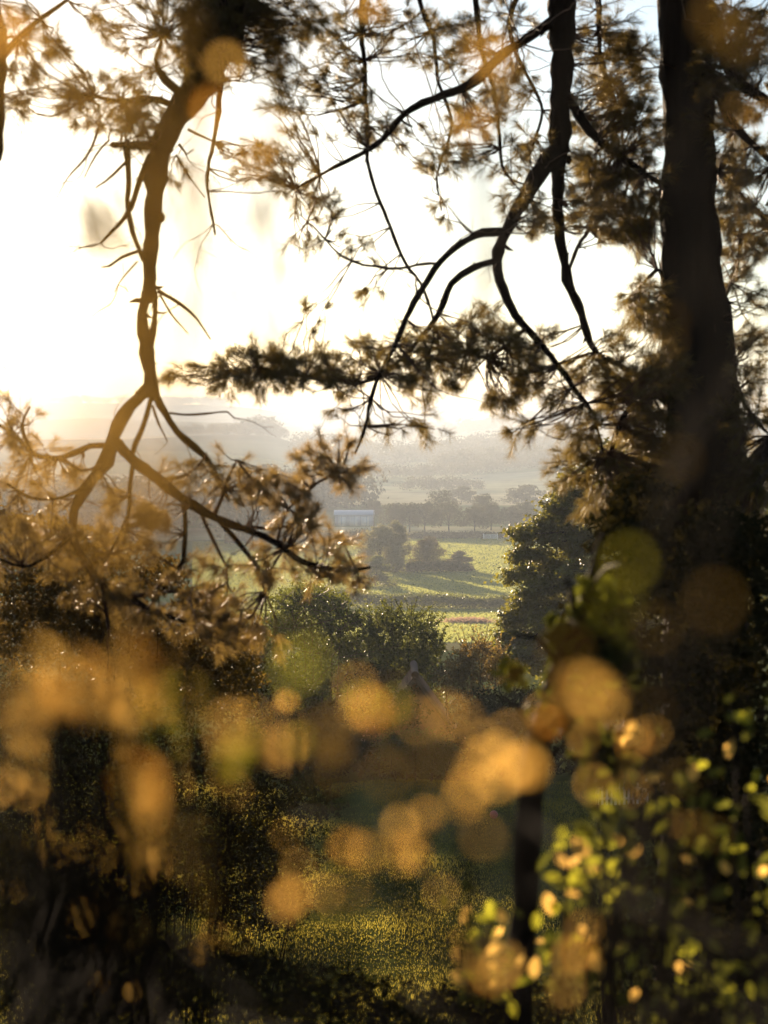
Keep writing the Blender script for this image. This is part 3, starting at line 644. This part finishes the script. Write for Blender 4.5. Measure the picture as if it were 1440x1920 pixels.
for q_ in ([(345,935,5),(342,1000,4),(312,1080,3.4),(280,1130,2.5)], [(402,966,5),(462,1040,4),(492,1110,2.6)], [(372,950,4),(400,1010,3.4),(422,1070,2.2)], [(460,988,4),(520,990,3),(570,970,2)],
           [(250,866,5),(240,940,4),(222,1000,3),(200,1060,2)], [(300,902,4),(350,890,3),(380,850,2)], [(190,1086,4),(196,1150,3.4),(200,1220,2.4)], [(136,1000,5),(90,1040,4),(40,1060,3),(0,1050,2)],
           [(160,912,5),(120,930,3.5),(70,930,3),(10,905,2)], [(572,1052,4),(600,1080,3),(650,1090,2)], [(520,1012,4),(540,950,3),(590,900,2.6),(650,880,2)], [(240,1120,4),(300,1110,3),(380,1120,2)],
           [(110,856,4),(150,880,3),(180,870,2.2)], [(402,966,4),(430,900,3),(450,860,2)], [(60,850,4),(40,800,3),(50,765,2)]):
    limb(q_, off=-1.3, d1=-.1)
for q_ in ([(300,272,10),(250,272,7),(208,272,5)], [(236,272,6),(240,320,5.5),(246,390,5),(252,440,5),(268,492,4)], [(282,290,6),(256,350,5.5),(240,388,5),(222,420,3.5),(192,458,1.8)],
           [(240,300,3),(210,325,2.5),(178,354,1.4)], [(186,235,3),(160,290,2.2),(128,335,1.6),(105,376,1)], [(205,262,2),(180,290,1.6),(158,330,1)], [(420,90,6),(412,190,5),(398,280,3.6),(392,350,3.2),(397,440,2)],
           [(352,242,3),(400,265,2),(445,272,1.4)], [(296,545,4),(340,573,3.6),(372,602,3),(396,636,1.4)], [(300,552,2.4),(330,600,1.8),(350,625,1)], [(318,774,2.6),(345,778,2),(420,778,1.6),(432,788,1)], [(265,470,3.5),(230,485,3),(206,500,2.6),(188,502,1.2)],
           [(258,490,2),(232,520,1.5),(212,550,1)], [(335,270,3),(350,290,2),(365,280,1.2)], [(330,290,2.4),(350,320,1.8),(385,365,1.2)], [(345,180,10),(310,150,7),(290,110,5),(300,60,3)], [(330,200,8),(280,180,6),(210,190,4),(150,180,3)],
           [(290,420,4),(303,408,5),(308,406,3)], [(286,760,3),(300,800,2),(312,825,1)]):
    limb(q_, off=-1.0)
limb([(-10,120,9,8.6),(40,60,5,8.6),(90,30,4,8.6),(125,5,3,8.6)]); limb([(-40,-60,30,8.6),(-15,60,26,8.6),(-5,180,18,8.6),(-8,300,8,8.6)])
NODES = np.array(nodes)

# needle shoots
def needles(mb, base, direc, L_, n, nl, wn=.001):
    """n needles along a shoot from base along direc"""
    direc = direc / np.linalg.norm(direc)
    t_ = rs.rand(n) ** .8; o = base + direc * (t_ * L_)[:, None]
    r = unit(n); r = r - direc * (r @ direc)[:, None]; r /= np.linalg.norm(r, axis=1)[:, None] + 1e-9
    sp = (.35 + .75 * rs.rand(n))[:, None]
    v = direc * (1.1 - .3 * sp) + r * sp; v /= np.linalg.norm(v, axis=1)[:, None]
    l = (nl * (.7 + .45 * rs.rand(n)))[:, None]
    s = np.cross(v, unit(n)); s /= np.linalg.norm(s, axis=1)[:, None] + 1e-9; s *= wn
    mid = o + v * l * .55 + np.array((0, 0, -.003)); tip = o + v * l + np.array((0, 0, -.009)) * (l / .07)
    V = np.stack([o - s, o + s, mid + s, mid - s, tip], 1); k = np.arange(n)[:, None] * 5
    mb.add(V.reshape(-1, 3), np.concatenate([k + [0, 1, 2], k + [0, 2, 3], k + [3, 2, 4]]))
def spray(cx, cy_, rx, ry, n, d=9.6, nl=.075, nn=70, mat=None, droop=.1, dd=.5, clip=.95, wn=.0008):
    mbn = MB(); mbt = MB(); n = int(n * 1.7)
    for i in range(n):
        while True:
            u_ = rs.rand(2) * 2 - 1
            if (u_ ** 2).sum() < 1: break
        c = P(cx + u_[0] * rx, cy_ + u_[1] * ry, d + dd * rs.randn() * .5)
        j = np.argmin(((NODES - c) ** 2).sum(1)); st = NODES[j]; v = c - st; dist = np.linalg.norm(v)
        dirn = v / (dist + 1e-6) + .55 * unit(1)[0] + (0, 0, -droop)
        mid = st + v * .5 + unit(1)[0] * dist * .12 + (0, 0, -.06 * dist)
        pp, rr = resample([st, mid, c], [.0052, .0036, .0024], .07)
        pp = pp + np.vstack([[0, 0, 0], rs.randn(len(pp) - 1, 3) * .006])
        if dist < clip: tube(mbt, pp, rr, 4, .1, False)
        else:
            k = max(1, int(len(pp) * .6)); 
            if len(pp[k:]) > 1: tube(mbt, pp[k:], rr[k:], 4, .1, False)
        dirn /= np.linalg.norm(dirn); L_ = .035 + .12 * rs.rand() ** 1.6
        tube(mbt, [c, c + dirn * L_], [.0026, .0018], 4, 0, False)
        needles(mbn, c, dirn, L_, nn, nl, wn)
        if rs.rand() < .85:      # side shoot
            d2 = dirn + .8 * unit(1)[0]; needles(mbn, c, d2, L_ * .8, int(nn * .7), nl * .9, wn)
    if n:
        if mbt.n: mbt.build('twig', M_twig, pine, True)
        mbn.build('needle_spray', mat or M_needle, pine)
S = [ # cx, cy, rx, ry, n, d
    (215,190,90,60,50,9.0),(150,170,50,25,10,9.0),(270,240,50,45,18,9.0),(290,90,60,40,12,9.0),(250,30,110,35,22,9.0),(60,90,70,30,16,8.8),(40,150,40,60,10,8.8),(20,20,60,60,16,8.7),(50,190,30,20,6,8.9),
    (430,60,90,70,80,9.0),(390,20,90,50,40,8.9),(520,30,90,50,44,9.2),(500,110,50,30,14,9.2),(380,110,50,70,36,9.0),(330,320,20,30,4,9.0),
    (490,310,60,40,20,9.5),(570,350,50,22,16,9.6),(450,290,30,30,5,9.5),(560,180,70,50,22,9.7),(560,270,50,30,9,9.7),(600,390,40,30,14,9.6),(660,60,60,60,30,9.9),(650,160,50,50,20,9.8),(720,30,60,40,20,9.9),
    (700,230,40,40,14,9.7),(660,250,40,30,10,9.7),(610,445,50,20,6,9.6),(560,440,20,10,3,9.6),(690,470,50,20,7,9.6),
    (790,70,80,50,22,10.2),(860,100,70,60,30,10.1),(930,60,60,60,30,10),(860,240,50,50,24,9.9),(900,200,50,40,18,9.9),(830,300,40,40,16,10.2),(825,395,18,26,7,10.2),(780,260,40,50,8,9.9),(960,170,60,60,30,10.1),(1000,280,40,40,18,10),(950,300,50,30,14,10),
    (980,380,40,40,22,9.8),(1010,420,30,24,14,9.9),(1120,60,60,60,30,10.3),(1170,130,60,70,40,10.3),(1120,200,60,60,38,10.2),(1180,240,60,60,40,10.1),(1140,310,50,50,34,10),(1100,380,50,40,22,10),(1190,350,60,60,44,10),(1150,420,60,30,30,10.1),(1210,430,40,30,22,10.1),(1080,320,30,40,12,10),
    (1380,60,60,60,50,9.9),(1400,160,60,60,34,9.9),(1360,210,50,50,26,9.9),(1420,300,50,50,20,10),(1370,360,40,60,30,10.2),(1410,430,50,50,34,10.2),(1380,500,40,40,14,10.2),(1360,290,30,40,14,10.1),
    (1205,560,30,40,24,9.9),(1230,600,20,40,16,9.9),(1400,640,40,30,12,10),(1415,560,30,30,7,10),(1340,120,40,60,30,9.9),
    (420,700,60,26,26,9.9),(500,690,60,34,50,9.9),(570,695,60,34,46,9.9),(640,705,40,30,26,9.85),(340,705,30,14,6,9.9),(690,660,40,20,12,9.8),(585,600,30,40,7,9.8),(700,545,20,10,4,9.6),
    (740,680,50,34,30,9.7),(800,650,50,40,32,9.8),(850,690,40,30,20,9.9),(860,640,50,34,28,9.9),(910,610,40,30,20,9.9),(950,660,50,36,30,9.8),(990,700,40,30,24,9.7),(940,730,30,20,12,9.7),(1010,640,30,30,14,9.7),(780,720,40,20,12,9.7),(930,740,40,14,9,9.7),
    (1050,740,34,24,14,9.6),(1000,795,20,12,6,9.5),(970,808,10,8,3,9.5),(1090,800,40,30,16,9.5),(1100,690,30,24,12,9.9),(1150,650,30,24,10,10),(760,790,40,18,6,9.4),(800,800,24,14,4,9.4),(660,775,40,14,5,9.4),
    (1180,740,50,40,50,9.9),(1210,820,60,60,70,9.9),(1190,900,60,50,60,9.8),(1240,700,40,40,40,9.8),(1100,860,40,40,20,9.6),(1140,930,40,40,30,9.6),(1060,880,24,20,8,9.5),
    (1390,780,40,50,30,9.8),(1410,880,40,60,44,9.9),(1400,700,30,20,8,9.8),(1380,960,50,40,30,9.9)]
for (a, b, c, d, n, dist) in S: spray(a, b, c, d, max(3, int(n * (1.25 if a > 1090 else .7 if b < 480 and a > 440 else .85))), dist)
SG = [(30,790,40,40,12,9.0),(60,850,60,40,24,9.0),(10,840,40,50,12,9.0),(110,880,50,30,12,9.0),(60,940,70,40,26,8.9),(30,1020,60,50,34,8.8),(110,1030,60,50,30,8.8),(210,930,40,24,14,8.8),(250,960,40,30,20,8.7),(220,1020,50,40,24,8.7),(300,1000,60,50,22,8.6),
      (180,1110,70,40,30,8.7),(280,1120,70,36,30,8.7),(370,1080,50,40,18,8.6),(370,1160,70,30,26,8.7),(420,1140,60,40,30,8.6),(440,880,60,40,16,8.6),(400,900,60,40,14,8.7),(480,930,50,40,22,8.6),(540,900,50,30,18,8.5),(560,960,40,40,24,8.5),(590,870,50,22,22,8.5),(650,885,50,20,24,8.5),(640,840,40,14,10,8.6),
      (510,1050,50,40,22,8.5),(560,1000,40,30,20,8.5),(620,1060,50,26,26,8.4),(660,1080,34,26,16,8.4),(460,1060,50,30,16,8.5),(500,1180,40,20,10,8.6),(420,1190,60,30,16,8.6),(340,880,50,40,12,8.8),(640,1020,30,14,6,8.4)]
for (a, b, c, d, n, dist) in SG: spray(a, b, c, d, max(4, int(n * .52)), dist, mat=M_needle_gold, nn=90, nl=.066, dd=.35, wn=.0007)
for (px, py, rx, ry, n) in ((300,-250,400,160,60),(760,-260,300,160,50),(1150,-250,260,170,50),(1400,-200,200,160,40),(300,-650,500,200,50),(900,-650,500,200,50),(1300,-700,300,200,40),(1250,-1200,500,300,60)):
    spray(px, py, rx, ry, n, 9.8, nl=.16, nn=60, dd=1.6, clip=9)  # coarse sprays above the frame, added to cut overhead sky light
cu = MB(); n = 26000; u_ = unit(n); rr_ = rs.rand(n) ** .4  # unseen needle mass added over the pine for shade from above
C_ = np.stack([1.6 + u_[:, 0] * rr_ * 7, 8.5 + u_[:, 1] * rr_ * 7.5, 8.6 + u_[:, 2] * rr_ * 3.4], 1)
C_ = C_[(np.sin(C_[:, 0] * 2.1 + C_[:, 1]) + np.sin(C_[:, 1] * 1.7 + C_[:, 2] * 2) > -1.1) & (C_[:, 2] > .34 * C_[:, 1] + 1.8)]
leaves(cu, C_, .42, .30); cu.build('shade_crown', M_needle, pine)
# bare crooked twigs crossing the gaps
SKY = [i for i, p in enumerate(NODES) if p[2] > -.1]
for k in range(150):
    p = NODES[SKY[rs.randint(len(SKY))]].copy(); v = unit(1)[0]; v[1] *= .5; v[2] -= .35; pts = [p]; n_ = rs.randint(4, 9)
    for j in range(n_):
        v = v + .45 * unit(1)[0]; v /= np.linalg.norm(v); p = p + v * (.035 + .04 * rs.rand()); pts.append(p)
    mb = MB(); tube(mb, pts, np.linspace(.0034, .0011, len(pts)), 4, .15)
    for j in range(2, len(pts) - 1):
        if rs.rand() < .55: e = v + .9 * unit(1)[0]; e /= np.linalg.norm(e); tube(mb, [pts[j], pts[j] + e * .04, pts[j] + e * (.06 + .08 * rs.rand()) + unit(1)[0] * .015], [.0018, .0014, .0009], 3, .1)
    mb.build('twig', M_twig, pine)
# cones
for (px, py, d) in ((685,547,9.7),(303,408,8.97),(1066,300,9.9)):
    mb = MB(); c = P(px, py, d)
    for k in range(60):
        a = k * 2.4; f = k / 60; r = .018 * math.sin(math.pi * (f * .85 + .1)); p = c + (math.cos(a) * r, math.sin(a) * r, .025 - f * .05)
        leaves(mb, p[None], np.array([.016]), .8, np.array([(math.cos(a), math.sin(a), -.3)]), .1)
    mb.build('cone', M_bark, pine)
# ivy and hanging growth on the lower trunk
rebase(pine)

# ------------------------------------------------------------------ dark growth round the foot of the pine and the bottom of the view
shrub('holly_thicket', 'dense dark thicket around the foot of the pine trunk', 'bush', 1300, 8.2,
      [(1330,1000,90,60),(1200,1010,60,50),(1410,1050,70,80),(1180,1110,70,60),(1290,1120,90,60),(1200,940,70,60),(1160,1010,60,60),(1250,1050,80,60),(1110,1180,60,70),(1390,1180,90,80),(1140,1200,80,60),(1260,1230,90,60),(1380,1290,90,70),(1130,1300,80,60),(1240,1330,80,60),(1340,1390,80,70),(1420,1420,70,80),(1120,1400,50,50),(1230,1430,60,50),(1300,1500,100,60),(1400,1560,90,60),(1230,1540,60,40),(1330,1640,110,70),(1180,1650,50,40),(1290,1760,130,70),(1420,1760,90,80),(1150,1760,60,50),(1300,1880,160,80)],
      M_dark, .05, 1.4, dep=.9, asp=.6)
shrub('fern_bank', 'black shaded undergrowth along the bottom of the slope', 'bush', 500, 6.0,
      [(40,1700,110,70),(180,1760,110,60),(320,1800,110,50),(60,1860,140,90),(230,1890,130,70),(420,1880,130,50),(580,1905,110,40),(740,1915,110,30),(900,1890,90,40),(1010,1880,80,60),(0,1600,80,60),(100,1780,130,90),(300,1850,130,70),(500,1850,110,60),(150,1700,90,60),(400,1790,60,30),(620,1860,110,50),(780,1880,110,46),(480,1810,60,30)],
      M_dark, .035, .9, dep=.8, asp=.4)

# slender tree whose dark stem crosses the lawn
b = at(985, 3.6); st = thing('young_tree', 'slender dark stemmed tree standing between the lawn and the pine', 'tree', b)
mb = MB(); tp = [b + (0, 0, -.2), P(975, 1900, 3.6), P(985, 1700, 3.6), P(990, 1550, 3.6), P(1010, 1400, 3.6), P(1050, 1250, 3.6), P(1100, 1120, 3.6), P(1130, 1000, 3.6)]
pp, rr = resample(tp, np.array([30, 27, 25, 26, 24, 20, 13, 5]) * 3.6 / FPX, .06); tube(mb, pp, rr, 10, .06); mb.build('trunk', M_darkbark, st, True)
mb = MB()
for a0, a1 in (((1010,1400),(930,1300)), ((1050,1250),(960,1190)), ((1000,1470),(1090,1380)), ((1100,1120),(1180,1060)), ((1050,1250),(1140,1200)), ((1080,1180),(1060,1080))):
    A0 = P(*a0, 3.6); A1 = P(*a1, 3.6 + .15 * rs.randn()); pp, rr = resample([A0, (A0 + A1) / 2 + (0, 0, .03), A1], [.008, .006, .003], .06); tube(mb, pp, rr, 5)
mb.build('branch', M_darkbark, st, True)
mb = MB()
for cx, cy_, rx, ry, n in ((1120,1120,50,40,50),(1080,1200,60,50,110),(1130,1230,70,60,170),(1060,1330,70,60,150),(1130,1420,60,60,110),(960,1260,30,30,26)):
    p, u = blob_pts(P(cx, cy_, 3.6), np.array((rx, rx, ry)) * 3.6 / FPX, n, .2); leaves(mb, p, .045, .6, u, 1)
mb.build('foliage', leafmat('shaded_green_leaves', (0.018, 0.026, 0.006), (0.035, 0.045, 0.009), (0.16, 0.17, 0.02), .3, .7, .02, 4), st)
rebase(st)

# ------------------------------------------------------------------ leaves that show singly (each leaf an object)
def leaf_mesh(name, mat, l=1.0, wd=.55, curl=.25):
    prof = [(0, .02), (.12, .28), (.3, .46), (.5, .5), (.7, .40), (.87, .2), (1, .0)]
    V = []; F = []
    for i, (t_, h) in enumerate(prof):
        z = -curl * t_ * t_ * .5
        V += [(t_ - .5, -h * wd * 1.0, z + .10 * h), (t_ - .5, 0, z - .03), (t_ - .5, h * wd * 1.0, z + .10 * h)]
        if i: k = 3 * (i - 1); F += [(k, k + 1, k + 4, k + 3), (k + 1, k + 2, k + 5, k + 4)]
    me = bpy.data.meshes.new(name); me.from_pydata([tuple(v) for v in np.array(V) * l], [], F); me.materials.append(mat)
    for p in me.polygons: p.use_smooth = True
    return me
LM_gold = leaf_mesh('bronze_leaf', M_gold); LM_gold2 = leaf_mesh('bronze_leaf', M_gold, wd=.8, curl=.5)
LM_lime = leaf_mesh('green_leaf', M_lime, wd=.5); LM_dark = leaf_mesh('dark_leaf', M_bush, wd=.5)
LM_rust = leaf_mesh('rust_leaf', M_rust, wd=.7)
def put_leaf(root, me, pos, size, face=None, jitter=.5):
    o = bpy.data.objects.new('leaf', me); col.objects.link(o); o.parent = root; o['_placed'] = 1
    n = unit(1)[0]
    if face is not None: n = np.asarray(face) + jitter * n
    q = Vector(n).to_track_quat('Z', 'Y') @ Matrix.Rotation(rs.rand() * 6.28, 3, 'Z').to_quaternion()
    o.matrix_parent_inverse = Matrix.Identity(4)
    o.location = Vector(pos) - Vector(root.location); o.rotation_mode = 'QUATERNION'; o.rotation_quaternion = q; o.scale = (size,) * 3
    return o
def stem_to(mb, a, c, r0, r1, bend=.03):
    m_ = (np.asarray(a) + c) / 2 + unit(1)[0] * bend * np.linalg.norm(np.asarray(c) - a)
    pp, rr = resample([a, m_, c], [r0, (r0 + r1) / 2, r1], max(.01, np.linalg.norm(np.asarray(c) - a) / 8)); tube(mb, pp, rr, 5, .05)
sunf = np.array(SUNV) * .8 + (0, 1, 0)

# garden shrub with bright leaves at the lower right, about two metres away
def leaf_shrub(name, label, base, hubs, n_per, d, size, meshes, spread, mat_stem=M_darkbark):
    root = thing(name, label, 'bush', base); mb = MB(); prev = np.asarray(base, float)
    for (hx, hy) in hubs:
        h = P(hx, hy, d + rs.randn() * .12); 
        stem_to(mb, base + (rs.randn() * .03, rs.randn() * .03, 0), h, .009, .003, .06)
        for k in range(n_per):
            c = h + rs.randn(3) * spread * d / FPX
            stem_to(mb, h + (c - h) * .1, c, .0022, .0010, .08)
            put_leaf(root, meshes[rs.randint(len(meshes))], c, size * (.7 + .6 * rs.rand()), sunf, .9)
    mb.build('stem', mat_stem, root, True)
    for ch in root.children:
        if not ch.get('_placed'): ch.data.transform(Matrix.Translation(-Vector(root.location)))
    return root
leaf_shrub('leafy_shrub', 'shrub with glowing lime leaves rising through the dark lower right corner', at(1180, 2.9),
           [(1190,1390),(1185,1470),(1130,1530),(1165,1550),(1120,1580),(1070,1610),(1110,1650),(1060,1640),(1150,1690),(1070,1730),(1100,1770),(1040,1790),(1130,1830)], 8, 2.9, .036, [LM_lime, LM_dark, LM_lime, LM_gold, LM_dark], 26)
leaf_shrub('leafy_shrub', 'sprawling dark leaved shrub with scattered sun glints in the bottom right corner', at(1340, 3.1),
           [(1380,1380),(1330,1480),(1400,1500),(1260,1560),(1340,1590),(1420,1600),(1240,1660),(1300,1700),(1390,1700),(1220,1790),(1290,1810),(1350,1840),(1420,1810),(1200,1870),(1280,1890),(1380,1900)], 10, 3.1, .036, [LM_dark] * 9 + [LM_gold, LM_lime], 40)  # the few gold and lime leaves stand in for sun glints
leaf_shrub('leafy_shrub', 'low sprig of pale green leaves in front of the lawn and dark stem', at(890, 2.9),
           [(880,1720),(925,1705),(905,1760),(940,1770),(860,1780),(915,1820),(880,1840),(930,1860)], 5, 2.9, .030, [LM_gold, LM_lime, LM_dark], 24)

# bronze leaved sapling right in front of the lens: big soft discs of light
K = 150 / 2.7
def sapling(name, label, base, spots, spine, fs=1.0, extra=2):
    root = thing(name, label, 'bush', base); mb = MB(); hubs = []
    for (px, py, diam, sz, nlf, kind) in spots:
        diam = diam * (.88 if diam < 260 else 1); sz = min(.42, max(.2, sz / .026)) * (.85 if diam > 130 else 1) * (1.2 if diam > 260 else 1) * fs; nlf = nlf + extra if nlf else 1
        d = 1.0 / (diam / K + 1 / 34.0); c = P(px, py, d)
        lower = c * .97 + np.array((0, .02, -.05 - .05 * rs.rand()))
        stem_to(mb, lower, c, .0012, .0007, .15)
        hubs.append(lower)
        for k in range(nlf):
            cc = c + rs.randn(3) * (0 if k == 0 else (.10 if k == 1 else .5) * diam * d / FPX) * np.array((1, .4, 1))
            me = {'g': LM_gold, 'G': LM_gold2, 'l': LM_lime, 'r': LM_rust, 'd': LM_dark}[kind]
            put_leaf(root, me, cc, sz * diam * d / FPX * (1 if k < 2 else .5 + .4 * rs.rand()), sunf, .35)
    base = np.asarray(base, float); sp, sr = resample([base] + [np.array(q) for q in spine], [.007] + [.004] * (len(spine) - 1) + [.002], .03)
    tube(mb, sp, sr, 6, .05)
    for h in hubs:
        j = np.argmin(((sp - h) ** 2).sum(1)); stem_to(mb, sp[j], h, .0010, .0008, .05)
    mb.build('stem', M_darkbark, root, True)
    for ch in root.children:
        if not ch.get('_placed'): ch.data.transform(Matrix.Translation(-Vector(root.location)))
    return root
spots = [(80,1310,120,.016,2,'g'),(160,1300,130,.018,3,'G'),(240,1320,120,.014,2,'g'),(150,1280,170,.014,3,'g'),(250,1470,150,.018,2,'G'),(260,1520,160,.010,2,'g'),(62,1480,85,.010,1,'g'),(20,1470,80,.009,1,'g'),(35,1390,90,.008,1,'r'),
         (435,1432,100,.010,1,'l'),(530,1400,100,.012,1,'g'),(560,1390,90,.008,1,'l'),(535,1312,52,.010,1,'g'),(700,1335,105,.013,1,'g'),(735,1325,90,.010,1,'l'),(670,1330,90,.006,1,'g'),(610,1370,110,.012,1,'r'),(640,1400,80,.008,1,'r'),
         (860,1350,110,.007,1,'g'),(910,1420,100,.013,1,'g'),(965,1440,105,.012,1,'G'),(1025,1355,80,.010,1,'g'),(1190,1385,88,.011,1,'g'),(1100,1300,130,.010,1,'g'),(1070,1340,110,.007,0,'r'),(800,1530,80,.009,1,'g'),(768,1592,90,.013,1,'G'),(650,1590,90,.009,1,'G'),
         (695,1605,95,.008,1,'g'),(545,1678,90,.014,1,'G'),(312,1605,70,.009,1,'g'),(152,1715,72,.004,1,'g'),(1295,1555,85,.007,1,'r'),(1180,1480,92,.008,1,'g'),(240,1740,95,.004,1,'r'),(400,1680,80,.0045,1,'r'),(1215,1330,120,.007,1,'r'),(970,1262,60,.004,1,'r'),
         (820,1440,120,.012,2,'r'),(880,1480,110,.010,1,'g'),(340,1320,150,.008,1,'l'),(570,1240,130,.008,1,'l'),(230,1255,170,.010,1,'g'),(1150,1130,150,.007,0,'l'),(1060,1220,130,.007,0,'r'),(1340,1130,150,.008,0,'r'),(1230,1180,120,.006,0,'r'),(1180,1060,140,.008,0,'l'),
         (910,1830,100,.014,2,'g'),(1080,1790,90,.012,2,'g'),(1100,1740,80,.008,1,'g')]
for (x0, y0, x1, y1, n_, dm) in ((640,1420,1130,1300,4,85),(780,1500,1100,1400,4,80),(380,1460,640,1360,4,80),(20,1270,520,1340,9,130),(560,1560,820,1640,3,75),(60,1560,520,1760,14,66),(20,1640,300,1860,6,60),(1120,1300,1320,1560,4,80),(850,1760,1080,1850,4,75),(20,1440,330,1600,7,80)):
    for _ in range(n_):
        f_ = rs.rand(); spots.append((x0 + (x1 - x0) * f_ + rs.randn() * 25, y0 + (y1 - y0) * f_ + rs.randn() * 35, dm * (.75 + .5 * rs.rand()), .004 + .005 * rs.rand(), 0, 'gGrg'[rs.randint(4)]))
sapling('bronze_sapling', 'sapling with bronze leaves glowing as soft blurred discs across the lower view', (-.10, .55, -1.72), spots, [(-.2, .5, -.8), (-.18, .45, -.32), (-.05, .46, -.30), (.08, .5, -.26), (.2, .56, -.22)])
spots2 = [(280,330,300,.006,1,'g'),(290,460,320,.006,1,'g'),(240,600,320,.006,1,'g'),(300,740,300,.005,1,'g'),(180,850,300,.006,1,'g'),(40,960,260,.004,0,'g'),(60,780,320,.006,1,'g'),(130,160,300,.006,1,'g'),(300,250,280,.006,1,'g'),(400,900,260,.005,1,'g'),(280,560,280,.006,1,'g'),(385,200,95,.010,2,'G'),(350,205,90,.006,1,'r'),(300,95,65,.006,1,'g'),(505,240,95,.010,1,'g'),(480,300,95,.010,1,'g'),(550,250,110,.010,2,'r'),(895,235,85,.009,1,'g'),(950,130,100,.012,2,'r'),(925,110,110,.008,2,'g'),(1345,30,115,.010,1,'r'),(690,5,80,.009,1,'g'),  # widest, nearest leaves are added as a warm veil imitating lens flare
          (1258,600,90,.0035,0,'r'),(1272,640,60,.0035,0,'r'),(1275,860,110,.005,0,'r'),(1135,170,70,.006,1,'r'),(1420,220,80,.006,1,'g'),(0,150,110,.014,2,'r'),(5,60,110,.012,2,'g'),(20,240,110,.008,1,'r'),(330,60,140,.012,2,'r'),(240,880,110,.009,1,'r'),(200,50,130,.008,1,'r')]
sapling('overhanging_spray', 'bronze leaves hanging blurred before the pine branches, the nearest added as a warm flare veil', (-.42, .62, -1.72), spots2, [(-.30, .5, -.6), (-.22, .42, 0), (-.17, .40, .2), (-.05, .5, .25), (.1, .55, .27), (.25, .6, .25)])
base3 = np.array((-.55, .95, -1.76)); root = thing('dark_spray', 'few dark leaves hanging as soft smudges against the bright sky', 'bush', base3); mb = MB()
LM_nar = leaf_mesh('narrow_leaf', M_darkbark, wd=.3)
for (px, py, ln, ang, d) in ((185,425,130,52,.95),(165,455,80,48,.9),(215,385,60,58,1.0),(522,505,48,88,1.15),(475,410,70,86,.8),(443,563,44,-20,1.1),(135,690,44,8,1.0),(25,608,60,25,.85),(535,130,110,80,.8),(20,690,40,60,1.0)):
    c = P(px, py, d); o = put_leaf(root, LM_nar, c, ln * d / FPX)
    o.rotation_quaternion = (Matrix.Rotation(math.radians(ang), 3, 'Y').to_quaternion() @ Matrix.Rotation(math.radians(70), 3, 'X').to_quaternion())
    stem_to(mb, c + (-.04, .05, .12), c, .0012, .0007, .1); stem_to(mb, (-.5, 1.1, .62), c + (-.04, .05, .12), .002, .0012, .1)
stem_to(mb, base3, (-.5, 1.1, .62), .006, .002, .05)
mb.build('stem', M_darkbark, root, True)
for ch in root.children:
    if not ch.get('_placed'): ch.data.transform(Matrix.Translation(-Vector(root.location)))
for o in bpy.data.objects:      # needles, leaf masses and fine twigs too small to pick apart
    if o.parent and o.name.split('.')[0] in ('needle_spray', 'crown', 'foliage', 'shade_crown'): o['kind'] = 'stuff'
